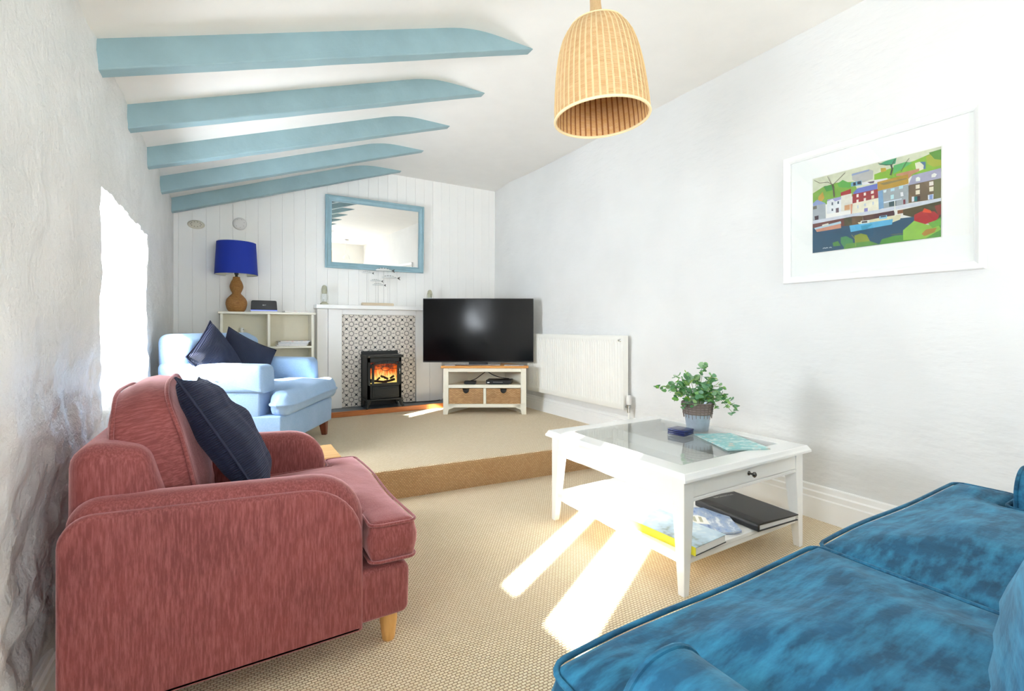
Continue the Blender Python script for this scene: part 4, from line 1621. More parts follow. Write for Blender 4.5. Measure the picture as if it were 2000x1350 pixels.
amats, aidx = [], {}
bm = BM()
for i, (c_, pl) in enumerate(ART):
    if c_ not in aidx:
        aidx[c_] = len(amats)
        kk = NT('print_ink_' + c_)
        nzz = kk.noise(kk.coord(), 40, 3)
        base = lin(c_)
        kk.col(kk.mix(kk.ramp(nzz, 0.35, 0.7), tuple(x_ * 0.86 for x_ in base[:3]) + (1,), base))
        kk.set(Roughness=0.5)
        amats.append(kk.m)
    yy = -0.0120 - 0.00003 * i
    vs = [bm.verts.new((u0_ + (u1_ - u0_) * a, yy, v0_ + (v1_ - v0_) * b)) for a, b in pl]
    try:
        f_ = bm.faces.new(vs)
        f_.material_index = aidx[c_]
    except Exception:
        pass
me = bpy.data.meshes.new('print')
bm.to_mesh(me); bm.free()
for m_ in amats:
    me.materials.append(m_)
po = bpy.data.objects.new('print', me); COL.objects.link(po); po.parent = pc
po['label'] = 'colourful harbour print with quay, boats and trees'
obj('glazing', bx(-0.400, 0.400, -0.0185, -0.0178, -0.335, 0.335), 'glass', pc, smooth=False)

# ================================================================ BOOKCASE AND WHAT STANDS ON IT
bc = tag(empty('bookcase', (0.29, 5.06, ZU)), 'low cream open bookcase in the alcove left of the fireplace', 'bookcase')
HB = 1.035
obj('top', bx(-0.405, 0.41, -0.14, 0.125, HB - 0.02, HB), 'cream_paint', bc, smooth=False, bevel=0.003)
obj('side_panel', bx(-0.388, -0.366, -0.125, 0.12, 0.0, HB - 0.02), 'cream_paint', bc, smooth=False, bevel=0.002)
obj('side_panel', bx(0.371, 0.393, -0.125, 0.12, 0.0, HB - 0.02), 'cream_paint', bc, smooth=False, bevel=0.002)
obj('back_panel', bx(-0.366, 0.371, 0.105, 0.115, 0.03, HB - 0.02), 'cream_inside', bc, smooth=False)
obj('divider', bx(-0.01, 0.012, -0.118, 0.105, 0.713, HB - 0.02), 'cream_paint', bc, smooth=False, bevel=0.002)
for z in (0.36, 0.692, 0.03):
    obj('shelf', bx(-0.366, 0.371, -0.12, 0.105, z, z + 0.02), 'cream_paint', bc, smooth=False, bevel=0.002)

lp = tag(empty('table_lamp', (0.03, 5.05, ZU + HB)), 'table lamp with royal blue drum shade on a brown woven gourd base', 'lamp')
pr = smooth_path([(0.058, 0, 0.0), (0.078, 0, 0.03), (0.087, 0, 0.075), (0.080, 0, 0.115), (0.055, 0, 0.15), (0.036, 0, 0.172), (0.047, 0, 0.20), (0.056, 0, 0.235), (0.046, 0, 0.275), (0.031, 0, 0.305), (0.029, 0, 0.325)], 4)
obj('gourd_base', lathe([(p.x, p.z) for p in pr], 40), 'gourd', lp)
obj('bulb_holder', lathe([(0.012, 0.325), (0.012, 0.345), (0.018, 0.348), (0.018, 0.385), (0.0, 0.387)], 16), 'black_matte', lp)
obj('bulb', lathe([(0.012, 0.385), (0.02, 0.41), (0.026, 0.435), (0.018, 0.46), (0, 0.466)], 16), 'white_ceramic', lp)
sh = obj('lamp_shade', lathe([(0.176, 0.345), (0.160, 0.642), (0.158, 0.642), (0.174, 0.345)], 64, cap=False), 'blue_shade', lp)
obj('shade_lining', lathe([(0.1735, 0.346), (0.1575, 0.641)], 64, cap=False), 'shade_inner', sh)
bm = BM()
for q in range(3):
    a = 2 * PI * q / 3
    tube([(0.02 * math.cos(a), 0.02 * math.sin(a), 0.37), (0.172 * math.cos(a), 0.172 * math.sin(a), 0.36)], 0.0015, 6, False, bm)
obj('shade_ring', bm, 'wire', sh)

rt = tag(empty('router', (0.256, 5.03, ZU + HB)), 'black internet router with a blue light line, beside the lamp', 'router')
pl = round_poly([(-0.112, 0.022, 0.004), (0.112, 0.022, 0.004), (0.106, 0.112, 0.014), (-0.106, 0.112, 0.014)], 4)
obj('body', soft_prism(pl, -0.012, 0.016, 0.004), 'black_matte', rt)
obj('light_strip', bx(-0.112, 0.112, -0.013, 0.016, 0.015, 0.022), 'router_light', rt, smooth=False)
obj('foot', bx(-0.108, 0.108, -0.018, 0.03, 0.0, 0.015), 'white_plastic', rt, smooth=False, bevel=0.004)
bm = BM()
lathe([(0.0055, 0), (0.0055, 0.001), (0, 0.001)], 16, Matrix.Translation((-0.008, -0.0125, 0.068)) @ Matrix.Rotation(PI / 2, 4, 'X'), bm)
for q, (xa, xb, za, zb) in enumerate(((0.001, 0.0025, 0.063, 0.073), (0.0025, 0.006, 0.0715, 0.073), (0.0025, 0.006, 0.0673, 0.0688), (0.0025, 0.006, 0.063, 0.0645), (0.006, 0.0072, 0.064, 0.072), (0.009, 0.016, 0.0715, 0.073), (0.0118, 0.0133, 0.063, 0.0715))):
    box(bm, xa, xb, -0.0135, -0.012, za, zb)
obj('logo', bm, 'grey_print', rt, smooth=False)


def booklet(name, loc, rz, lx, ly, h, cov, label, group=None, cat='magazine', pages=True, curl=0.0, spine=None):
    t_ = tag(empty(name, loc, rz), label, cat, group)
    ct = min(0.0015, h * 0.2)
    if spine:
        ct = 0.0022
    n_ = 10

    def sheet(z0, z1, ex):
        bm = BM()
        R = []
        for i in range(n_ + 1):
            x = -lx / 2 - ex + (lx + 2 * ex) * i / n_
            dz = curl * max(0, (i / n_ - 0.45) / 0.55) ** 2 if curl else 0
            R.append([bm.verts.new((x, -ly / 2 - ex, z0 + dz)), bm.verts.new((x, ly / 2 + ex, z0 + dz * 0.6)), bm.verts.new((x, ly / 2 + ex, z1 + dz * 0.6)), bm.verts.new((x, -ly / 2 - ex, z1 + dz))])
        for i in range(n_):
            for q in range(4):
                bm.faces.new((R[i][q], R[i][(q + 1) % 4], R[i + 1][(q + 1) % 4], R[i + 1][q]))
        bm.faces.new(R[0]); bm.faces.new(R[-1])
        return bm
    obj('pages', sheet(ct, h - ct, -0.003), 'paper', t_, smooth=False)
    obj('cover', sheet(h - ct, h, 0), cov, t_, smooth=False)
    obj('back_cover', sheet(0, ct, 0), 'black_leather' if spine else cov, t_, smooth=False)
    if spine:
        obj('spine', bx(-lx / 2 - 0.002, -lx / 2 + 0.002, -ly / 2, ly / 2, 0.0, h), spine, t_, smooth=False)
    return t_


booklet('booklet', (0.54, 5.03, ZU + HB), 0.05, 0.24, 0.17, 0.014, 'cover_red', 'thin booklet with a dark red edge lying on top of the bookcase', cat='booklet')
zz = ZU + 0.7125
for i, (dx, rz, h_, cv_, lb) in enumerate((
        (0.0, 0.0, 0.012, 'cover_grey', 'bottom magazine of the pile on the bookcase shelf'),
        (0.008, 0.06, 0.014, 'cover_grey', 'grey magazine second from the bottom of the shelf pile'),
        (0.018, -0.04, 0.012, 'cover_boat', 'magazine just below the top one in the shelf pile'),
        (0.022, 0.1, 0.010, 'cover_red', 'red and blue magazine on top of the pile on the bookcase shelf'))):
    booklet('magazine', (0.49 + dx, 5.04, zz), rz, 0.27, 0.19, h_, cv_, lb, 'magazines piled on the bookcase shelf')
    zz += h_ + 0.0002

og = tag(empty('bird_ornament', (0.075, 5.07, ZU + 0.7125)), 'small white bird-shaped ornament in the bookcase, partly behind navy cushions', 'ornament')
obj('body', lathe([(0.0, 0), (0.028, 0.0), (0.034, 0.03), (0.03, 0.07), (0.018, 0.11), (0.013, 0.135), (0.017, 0.155), (0.013, 0.172), (0, 0.178)], 18), 'white_ceramic', og)
obj('beak', lathe([(0.006, 0), (0.0, 0.03)], 10, Matrix.Translation((0.012, -0.008, 0.157)) @ Matrix.Rotation(PI / 2, 4, 'Y'), cap=True), 'beige_plastic', og)
obj('eye', lathe([(0.0, 0.004), (0.0035, 0.002), (0.0035, 0)], 10, Matrix.Translation((0.009, -0.0135, 0.159)) @ Matrix.Rotation(PI / 2, 4, 'X')), 'black_matte', og, label='small black eye')

# ================================================================ TELEVISION CORNER
FWD = Vector((math.sin(YAW), math.cos(YAW), 0))
RGT = Vector((math.cos(YAW), -math.sin(YAW), 0))
tvs = tag(empty('television_stand', (2.2125, 4.2575, ZU), -YAW), 'cream corner television stand with oak top and two wicker basket drawers', 'tv stand')
HW = 0.425
bm = BM()      # top: corner unit, narrower at the back
pl = [(-HW - 0.022, -0.02), (HW + 0.022, -0.02), (HW + 0.022, 0.05), (0.24, 0.40), (-0.24, 0.40), (-HW - 0.022, 0.05)]
soft_prism(pl, 0.476, 0.498, 0.004, 'Z', bm, 2)
obj('top', bm, 'oak', tvs, angle=30)
bm = BM()      # front frame
box(bm, -HW, -HW + 0.055, 0, 0.03, 0.10, 0.476)
box(bm, HW - 0.055, HW, 0, 0.03, 0.10, 0.476)
box(bm, -HW + 0.055, HW - 0.055, 0, 0.03, 0.436, 0.476)
box(bm, -HW + 0.055, HW - 0.055, 0, 0.03, 0.270, 0.305)
box(bm, -HW + 0.055, HW - 0.055, 0, 0.03, 0.072, 0.108)
box(bm, -0.014, 0.014, 0, 0.03, 0.108, 0.270)
obj('front_frame', bm, 'cream_paint', tvs, smooth=False, bevel=0.003)
for sx in (-1, 1):     # shaped bracket feet
    pts = [(0, 0), (0.047, 0), (0.052, 0.03), (0.060, 0.052), (0.085, 0.060), (0.115, 0.075), (0.120, 0.088), (0.120, 0.11), (0, 0.11)]
    bm = BM()
    A = [bm.verts.new((sx * (HW - p[0]), 0.0, p[1])) for p in pts]
    B_ = [bm.verts.new((sx * (HW - p[0]), 0.03, p[1])) for p in pts]
    bm.faces.new(A); bm.faces.new(B_[::-1])
    for q in range(len(pts)):
        bm.faces.new((A[q], B_[q], B_[(q + 1) % len(pts)], A[(q + 1) % len(pts)]))
    obj('foot', bm, 'cream_paint', tvs, smooth=False, bevel=0.002)
    bm = BM()
    vs = [bm.verts.new((sx * p[0], p[1], z)) for z in (0.0, 0.476) for p in ((HW, 0.03), (HW, 0.05), (0.23, 0.385), (0.21, 0.375), (HW - 0.018, 0.04), (HW - 0.018, 0.03))]
    bm.faces.new(vs[0:6]); bm.faces.new(vs[6:12])
    for q in range(6):
        bm.faces.new((vs[q], vs[(q + 1) % 6], vs[6 + (q + 1) % 6], vs[6 + q]))
    obj('side_panel', bm, 'cream_paint', tvs, smooth=False)
obj('back_panel', bx(-0.23, 0.23, 0.375, 0.385, 0.06, 0.476), 'cream_inside', tvs, smooth=False)
pls = [(-HW + 0.018, 0.03), (HW - 0.018, 0.03), (HW - 0.018, 0.045), (0.215, 0.374), (-0.215, 0.374), (-HW + 0.018, 0.045)]
for z in (0.286, 0.092):
    bm = BM()
    soft_prism(pls, z, z + 0.016, 0.001, 'Z', bm, 1)
    obj('shelf', bm, 'cream_inside', tvs, smooth=False)
for sx, lb in ((-1, None), (1, None)):      # wicker baskets used as drawers
    x0_, x1_ = (-HW + 0.058, -0.017) if sx < 0 else (0.017, HW - 0.058)
    xm = (x0_ + x1_) / 2
    n_ = 14
    bm = BM()
    out = [(x0_, 0.110), (x1_, 0.110), (x1_, 0.266), (xm + 0.040, 0.266)]
    for q in range(1, n_):
        a = PI * q / n_
        out.append((xm + 0.036 * math.cos(a), 0.262 - 0.048 * math.sin(a)))
    out.append((xm - 0.040, 0.266)); out.append((x0_, 0.266))
    F = [bm.verts.new((p[0], 0.004, p[1])) for p in out]
    G = [bm.verts.new((p[0], 0.018, p[1])) for p in out]
    bm.faces.new(F); bm.faces.new(G[::-1])
    for q in range(len(out)):
        bm.faces.new((F[q], G[q], G[(q + 1) % len(out)], F[(q + 1) % len(out)]))
    box(bm, x0_, x0_ + 0.01, 0.018, 0.15, 0.110, 0.262)
    box(bm, x1_ - 0.01, x1_, 0.018, 0.15, 0.110, 0.262)
    box(bm, x0_, x1_, 0.14, 0.15, 0.110, 0.262)
    bk = obj('basket_drawer', bm, 'basket', tvs, smooth=False, label='brown woven basket drawer with scooped grip')
    rim = [(xm + 0.036 * math.cos(PI * q / 10), 0.003, 0.262 - 0.048 * math.sin(PI * q / 10)) for q in range(11)]
    obj('grip_rim', tube(rim, 0.0035, 6), 'basket', bk)
    obj('basket_shade_sheet', bx(x0_ + 0.012, x1_ - 0.012, 0.022, 0.026, 0.112, 0.255), 'black_matte', bk, smooth=False)  # black sheet painting in the shade inside the basket

tv = tag(empty('television', Vector((2.2125, 4.2575, ZU + 0.4985)) + RGT * -0.076 + FWD * 0.14, -YAW), 'large flat television with a black switched-off screen in the corner', 'television')
obj('casing', bx(-0.582, 0.582, 0.0, 0.032, 0.026, 0.698), 'black_matte', tv, smooth=False, bevel=0.004)
obj('rear_housing', bx(-0.36, 0.36, 0.03, 0.075, 0.06, 0.45), 'black_matte', tv, smooth=False, bevel=0.012)
obj('screen', bx(-0.575, 0.575, -0.0015, 0.001, 0.040, 0.691), 'tv_screen', tv, smooth=False)
obj('neck', bx(-0.10, 0.10, 0.012, 0.05, 0.008, 0.10), 'black_matte', tv, smooth=False, bevel=0.004)
obj('foot_plate', bx(-0.235, 0.235, -0.12, 0.12, 0.0, 0.012), 'chrome', tv, smooth=False, bevel=0.004, label='shiny silver foot plate')
ZT = ZU + 0.4985


def atv(x, y, z=0):
    p = Vector((2.2125, 4.2575, ZU)) + RGT * x + FWD * y
    return (p.x, p.y, ZU + z)


booklet('leaflet', atv(0.30, 0.05, 0.4987), -YAW, 0.20, 0.10, 0.004, 'cover_grey', 'pale leaflet on the oak top, right of the television foot', cat='leaflet')
booklet('leaflet', atv(-0.36, 0.06, 0.4987), -YAW + 0.1, 0.11, 0.10, 0.004, 'cover_grey', 'pale leaflet on the oak top, left of the television foot', cat='leaflet')

t_ = tag(empty('media_box', atv(-0.155, 0.09, 0.3023), -YAW), 'small black box on the left of the open television stand shelf', 'media box')
obj('case', bx(-0.06, 0.06, -0.045, 0.045, 0.004, 0.032), 'black_matte', t_, smooth=False, bevel=0.003)
obj('foot', bx(-0.05, 0.05, -0.035, 0.035, 0.0, 0.004), 'black_matte', t_, smooth=False)
t_ = tag(empty('set_top_box', atv(0.155, 0.12, 0.3023), -YAW - 0.12), 'wide black player on the right of the open television stand shelf', 'media box')
obj('case', bx(-0.135, 0.125, -0.09, 0.09, 0.006, 0.045), 'black_matte', t_, smooth=False, bevel=0.003)
obj('disc_slot', bx(-0.06, 0.04, -0.0915, -0.089, 0.024, 0.027), 'grey_print', t_, smooth=False)
obj('indicator', bx(-0.122, -0.098, -0.0915, -0.089, 0.016, 0.026), 'paper', t_, smooth=False, label='small pale square badge')
obj('foot', bx(-0.11, 0.10, -0.07, 0.07, 0.0, 0.006), 'black_matte', t_, smooth=False)
for nm, pts, lb in (('power_cable', [(-0.15, 0.10, 0.335), (-0.10, 0.13, 0.352), (-0.05, 0.2, 0.385), (-0.01, 0.30, 0.41), (0.0, 0.365, 0.415)], 'black cable rising from the small black box'),
                    ('power_cable', [(0.25, 0.16, 0.350), (0.16, 0.17, 0.362), (0.08, 0.2, 0.385), (0.03, 0.28, 0.405), (0.01, 0.365, 0.41)], 'black cable rising from the wide black player')):
    t_ = obj(nm, tube([atv(*p) for p in smooth_path(pts, 5)], 0.0045, 8), 'black_matte')
    tag(t_, lb, 'cable', 'cables on the television stand shelf')
t_ = obj('power_cable', tube(smooth_path([(1.585, 5.07, 0.262), (1.66, 5.06, 0.246), (1.80, 5.05, 0.246), (1.93, 5.02, 0.246), (2.05, 5.06, 0.246)], 6), 0.005, 8), 'black_matte')
tag(t_, 'black cable lying on the slate hearth beside the stove', 'cable')

# ================================================================ DUSTY RED ARMCHAIR
rc = tag(empty('armchair', (0.0, 1.99, 0.0)), 'dusty red chenille armchair with rounded arms, in the left foreground', 'armchair')
arm_out = round_poly([(-0.372, 0.10, 0.01), (0.362, 0.10, 0.01), (0.362, 0.570, 0.185), (-0.372, 0.612, 0.07)], 8)
for s in (-1, 1):
    y_out, y_in = s * 0.450, s * 0.318
    a, b = sorted((y_out - s * 0.02, y_in))
    arm_in = round_poly([(-0.366, 0.16, 0.01), (0.372, 0.29, 0.01), (0.374, 0.598, 0.20), (-0.366, 0.640, 0.07)], 8)
    ar = obj('arm', soft_prism(arm_in, a, b, 0.045), 'pink', rc, angle=60)
    a, b = sorted((y_out, y_out - s * 0.045))
    obj('side_panel', soft_prism(arm_out, a, b, 0.016), 'pink', ar, angle=60)
base_out = round_poly([(-0.34, 0.115, 0.02), (0.515, 0.115, 0.025), (0.520, 0.288, 0.035), (-0.34, 0.288, 0.02)], 5)
obj('base', soft_prism(base_out, -0.441, 0.441, 0.018), 'pink', rc, angle=60)
back_out = round_poly([(-0.375, 0.14, 0.01), (-0.10, 0.14, 0.01), (-0.115, 0.43, 0.05), (-0.205, 0.745, 0.06), (-0.372, 0.785, 0.06)], 6)
obj('back', soft_prism(back_out, -0.375, 0.375, 0.05, puff=0.004), 'pink', rc, angle=60)
T = [(-0.13, -0.312), (0.385, -0.312), (0.385, -0.452), (0.535, -0.452), (0.535, 0.452), (0.385, 0.452), (0.385, 0.312), (-0.13, 0.312)]


def seat_warp(x, y, z):
    return (x + 0.006 * math.sin(y * 9) * (1 if x > 0.4 else 0), y, z + 0.012 * math.sin((x + 0.1) * 4))


sc_ = obj('seat_cushion', puff_poly(T, 0.064, 0.022, 0.028, 0.03, side=0.008, warp=seat_warp, puff_bot=0.002, nz=0.012), 'pink', rc, angle=70)
sc_.location = (0, 0, 0.360)
for z in (0.060, -0.060):
    obj('piping', pipe_loop(T, z, 0.005, 0.03, seat_warp, 0.001), 'pink', sc_, angle=80)
bcR = [(-0.295, -0.225), (0.295, -0.225), (0.295, 0.225), (-0.295, 0.225)]
mxb = frame_axes((-0.192, 0.0, 0.655), (0, 1, 0), (-0.20, 0, 0.98))


def round_top(x, y, z):
    # crown the outline: corners drawn in, top edge domed
    fx = x / 0.295
    fy = y / 0.225
    k_ = 1 - 0.09 * max(0, fy) ** 3 - 0.03 * max(0, -fy) ** 3
    return (x * k_, y + (0.02 - 0.065 * abs(fx) ** 4) * (1 if y > 0 else -0.1) * abs(fy) ** 1.5, z * (1 - 0.22 * max(0, fy) ** 3))


bcu = obj('back_cushion', puff_poly(bcR, 0.088, 0.022, 0.038, 0.03, side=0.012, warp=round_top, nz=0.02, rc=0.05), 'pink', rc, angle=70)
bcu.matrix_local = mxb
for z in (0.082, -0.082):
    obj('piping', pipe_loop(bcR, z, 0.0055, 0.05, round_top, 0.002), 'pink', bcu, angle=80)
for sx in (-0.30, 0.465):
    for sy in (-0.37, 0.37):
        obj('leg', lathe([(0.0, 0.0), (0.019, 0.0), (0.022, 0.004), (0.030, 0.07), (0.031, 0.12)], 20, Matrix.Translation((sx, sy, 0))), 'leg_oak', rc, label='pale tapered wooden foot')


def scatter(name, m, s, t, label, seed, group, parent=None, crease=0.0, pinch=0.08):
    bm, edge = pillow(s, t, 26, pinch, 0.008, seed, crease)
    o = obj(name, bm, 'navy', None, angle=80)
    o.matrix_world = m
    tag(o, label, 'cushion', group)
    obj('piping', tube(edge, 0.0042, 6, True), 'navy_trim', o, angle=80)
    return o


scatter('scatter_cushion', frame_axes((-0.012, 1.945, 0.700), (0.07, 0.98, -0.09), (-0.50, -0.04, 0.86)), 0.240, 0.080,
        'navy ribbed cushion leaning on the dusty red armchair back', 2.0, 'navy cushions', crease=0.03, pinch=0.10)

# ================================================================ PALE BLUE ARMCHAIR
bcX, bcY = 0.128, 4.03
bc2 = tag(empty('armchair', (bcX, bcY, ZU), math.radians(-30)), 'pale blue cotton armchair with a rolled back, on the raised floor', 'armchair')
base_out = round_poly([(-0.38, 0.11, 0.01), (0.425, 0.11, 0.01), (0.43, 0.305, 0.02), (-0.38, 0.305, 0.01)], 4)
obj('base', soft_prism(base_out, -0.452, 0.452, 0.012), 'blue_cotton', bc2, angle=60)
for s in (-1, 1):
    a, b = sorted((s * 0.448, s * 0.30))
    low = round_poly([(-0.38, 0.29, 0.01), (0.285, 0.29, 0.01), (0.285, 0.50, 0.01), (-0.38, 0.50, 0.01)], 3)
    am = obj('arm', soft_prism(low, a, b, 0.012), 'blue_cotton', bc2, angle=60)
    a, b = sorted((s * 0.468, s * 0.285))
    up_ = round_poly([(-0.375, 0.462, 0.01), (0.318, 0.455, 0.012), (0.308, 0.640, 0.045), (-0.375, 0.655, 0.03)], 6)
    obj('arm_pad', soft_prism(up_, a, b, 0.030, puff=0.004), 'blue_cotton', am, angle=60)
bo = round_poly([(-0.375, 0.11, 0.01), (-0.19, 0.11, 0.01), (-0.20, 0.62, 0.12), (-0.165, 0.80, 0.05), (-0.26, 0.850, 0.07), (-0.405, 0.845, 0.06), (-0.40, 0.70, 0.1)], 6)
bk = obj('back', soft_prism(bo, -0.44, 0.44, 0.045, puff=0.004), 'blue_cotton', bc2, angle=60)
T = [(-0.19, -0.285), (0.325, -0.285), (0.325, -0.448), (0.495, -0.448), (0.495, 0.448), (0.325, 0.448), (0.325, 0.285), (-0.19, 0.285)]


def bseat(x, y, z):
    return (x + 0.010 * math.sin(y * 7 + 1) * (1 if x > 0.4 else 0), y, z + 0.010 * math.sin(y * 6.0 + 0.8))


sc2 = obj('seat_cushion', puff_poly(T, 0.078, 0.065, 0.030, 0.03, side=0.012, warp=bseat, puff_bot=0.0, nz=0.02, rc=0.085), 'blue_cotton', bc2, angle=70)
sc2.location = (0, 0, 0.385)
for sx, sy in ((0.385, 0.37), (0.385, -0.37), (-0.33, 0.37), (-0.33, -0.37)):
    bm = BM()
    taper(bm, sx, sy, 0.0, 0.118, 0.018, 0.018, 0.030, 0.030, 0.012 if sx > 0 else -0.008, 0)
    obj('leg', bm, 'dark_wood', bc2, smooth=False, bevel=0.002, label='dark tapered wooden leg')


def vpt(px_, py_, d):
    u_, v_ = (px_ - 1000) / 915, (640 - py_) / 915
    return FWD * d + RGT * (u_ * d) + Vector((0, 0, HC + v_ * d))


def cush_from(tip, a, b, s, t, label, seed, crease=0.0):
    a = (RGT * a[0] + FWD * a[1] + Vector((0, 0, a[2]))).normalized()
    b = (RGT * b[0] + FWD * b[1] + Vector((0, 0, b[2])))
    b = (b - a * b.dot(a)).normalized()
    c_ = tip + a * s + b * s
    scatter('scatter_cushion', frame_axes(c_, a, b), s, t, label, seed, 'navy cushions', crease=crease)


cush_from(Vector((-0.139, 3.985, 1.128)), (0.06, -0.30, -0.20), (0.10, 0.10, -0.32), 0.215, 0.075, 'navy ribbed cushion at the near arm of the pale blue armchair', 5.0)
cush_from(Vector((-0.025, 4.075, 1.085)), (0.13, 0.33, -0.16), (0.0, -0.05, -0.42), 0.232, 0.075, 'navy ribbed cushion in the middle of the pale blue armchair', 9.0)

# ================================================================ SMALL WOODEN SIDE TABLE
sdt = tag(empty('side_table', (0.29, 2.72, 0)), 'small pale wooden side table behind the dusty red armchair', 'table')
obj('top', bx(-0.20, 0.20, -0.15, 0.15, 0.385, 0.405), 'beech', sdt, smooth=False, bevel=0.003)
for sx in (-1, 1):
    for sy in (-1, 1):
        bm = BM()
        taper(bm, sx * 0.165, sy * 0.115, 0, 0.385, 0.013, 0.013, 0.018, 0.018)
        obj('leg', bm, 'beech', sdt, smooth=False)
obj('rail', bx(-0.15, 0.15, -0.122, -0.108, 0.335, 0.385), 'beech', sdt, smooth=False)
obj('rail', bx(-0.15, 0.15, 0.108, 0.122, 0.335, 0.385), 'beech', sdt, smooth=False)

# ================================================================ WHITE COFFEE TABLE
TX, TY = 1.985, 1.705
ct = tag(empty('coffee_table', (TX, TY, 0)), 'square white coffee table with glass top, drawer and lower shelf', 'table')
HX, HY = 0.465, 0.478
rw = 0.105
prof = [(0.0, 0.468), (-0.0, 0.478), (0.006, 0.486), (0.012, 0.497), (0.016, 0.5), (rw - 0.002, 0.5), (rw, 0.498), (rw, 0.478), (0.02, 0.468)]
cs_ = [(-HX, -HY), (HX, -HY), (HX, HY), (-HX, HY)]
for s_ in range(4):
    a, b = Vector(cs_[s_]), Vector(cs_[(s_ + 1) % 4])
    d = (b - a).normalized()
    n2 = Vector((-d.y, d.x))
    bm = BM()
    R = []
    for basep, sgn in ((a, 1), (b, -1)):
        R.append([bm.verts.new(((basep + n2 * q + d * sgn * q).x, (basep + n2 * q + d * sgn * q).y, z)) for q, z in prof])
    m_ = len(prof)
    for q in range(m_):
        bm.faces.new((R[0][q], R[0][(q + 1) % m_], R[1][(q + 1) % m_], R[1][q]))
    bm.faces.new(R[0]); bm.faces.new(R[1])
    obj('top_rail', bm, 'white_lacquer', ct, smooth=False)
obj('glass_top', bx(-HX + rw - 0.001, HX - rw + 0.001, -HY + rw - 0.001, HY - rw + 0.001, 0.4925, 0.4985), 'table_glass', ct, smooth=False, label='clear glass pane with greenish edge')
obj('display_tray', bx(-HX + 0.05, HX - 0.05, -HY + 0.06, HY - 0.05, 0.405, 0.413), 'white_lacquer', ct, smooth=False)
obj('tray_divider', bx(-0.004, 0.004, -HY + 0.06, HY - 0.05, 0.413, 0.470), 'white_lacquer', ct, smooth=False)
AX, AY = HX - 0.030, HY - 0.030
for args in ((-AX - 0.0, -AX + 0.018, -AY + 0.05, AY - 0.05), (AX - 0.018, AX, -AY + 0.05, AY - 0.05), (-AX + 0.05, AX - 0.05, AY - 0.018, AY)):
    obj('apron', bx(*args, 0.372, 0.4685), 'white_lacquer', ct, smooth=False, bevel=0.002)
obj('drawer_rail', bx(-AX + 0.05, AX - 0.05, -AY, -AY + 0.02, 0.372, 0.386), 'white_lacquer', ct, smooth=False, bevel=0.002)
dw = obj('drawer', bx(-AX + 0.052, AX - 0.052, -AY + 0.002, -AY + 0.022, 0.389, 0.4665), 'white_lacquer', ct, smooth=False, bevel=0.002)
kb = lathe([(0.0, -0.034), (0.008, -0.033), (0.0125, -0.028), (0.011, -0.022), (0.005, -0.018), (0.0045, -0.008), (0.010, -0.002), (0.010, 0.003)], 24, Matrix.Translation((0.0, -AY, 0.428)) @ Matrix.Rotation(-PI / 2, 4, 'X'), cap=False)
for v_ in kb.verts:
    pass
ko = obj('knob', lathe([(0.0, 0.034), (0.008, 0.033), (0.0125, 0.028), (0.011, 0.022), (0.005, 0.018), (0.0045, 0.008), (0.010, 0.002), (0.010, -0.003)], 24, Matrix.Translation((0.0, -AY + 0.002, 0.428)) @ Matrix.Rotation(PI / 2, 4, 'X'), cap=False), 'dark_chrome', dw, label='small round metal knob')
kb.free()
for sx in (-1, 1):
    for sy in (-1, 1):
        bm = BM()
        lx, ly = sx * (AX - 0.022), sy * (AY - 0.022)
        vs = []
        for z, k_ in ((0.0, 0.40), (0.37, 1.0), (0.4685, 1.0)):
            w_ = 0.027 * 2 * k_
            # outer faces stay vertical, inner faces taper
            xo, yo = sx * (AX + 0.003), sy * (AY + 0.003)
            ww = 0.030 + 0.030 * (0 if z == 0 else 1)
            xi, yi = xo - sx * ww, yo - sy * ww
            vs += [bm.verts.new(c_) for c_ in ((xo, yo, z), (xi, yo, z), (xi, yi, z), (xo, yi, z))]
        for lv in (0, 4):
            for q in range(4):
                bm.faces.new((vs[lv + q], vs[lv + (q + 1) % 4], vs[lv + 4 + (q + 1) % 4], vs[lv + 4 + q]))
        bm.faces.new(vs[0:4]); bm.faces.new(vs[8:12])
        obj('leg', bm, 'white_lacquer', ct, smooth=False, bevel=0.002)
bm = BM()
box(bm, -AX + 0.008, AX - 0.008, -AY + 0.008, AY - 0.008, 0.140, 0.160)
sf_ = obj('shelf', bm, 'white_lacquer', ct, smooth=False, bevel=0.003)
for args in ((-AX + 0.012, AX - 0.012, -AY + 0.012, -AY + 0.03), (-AX + 0.012, AX - 0.012, AY - 0.03, AY - 0.012), (-AX + 0.012, -AX + 0.03, -AY + 0.03, AY - 0.03), (AX - 0.03, AX - 0.012, -AY + 0.03, AY - 0.03)):
    obj('shelf_edge', bx(*args, 0.118, 0.141), 'white_lacquer', sf_, smooth=False, bevel=0.002)

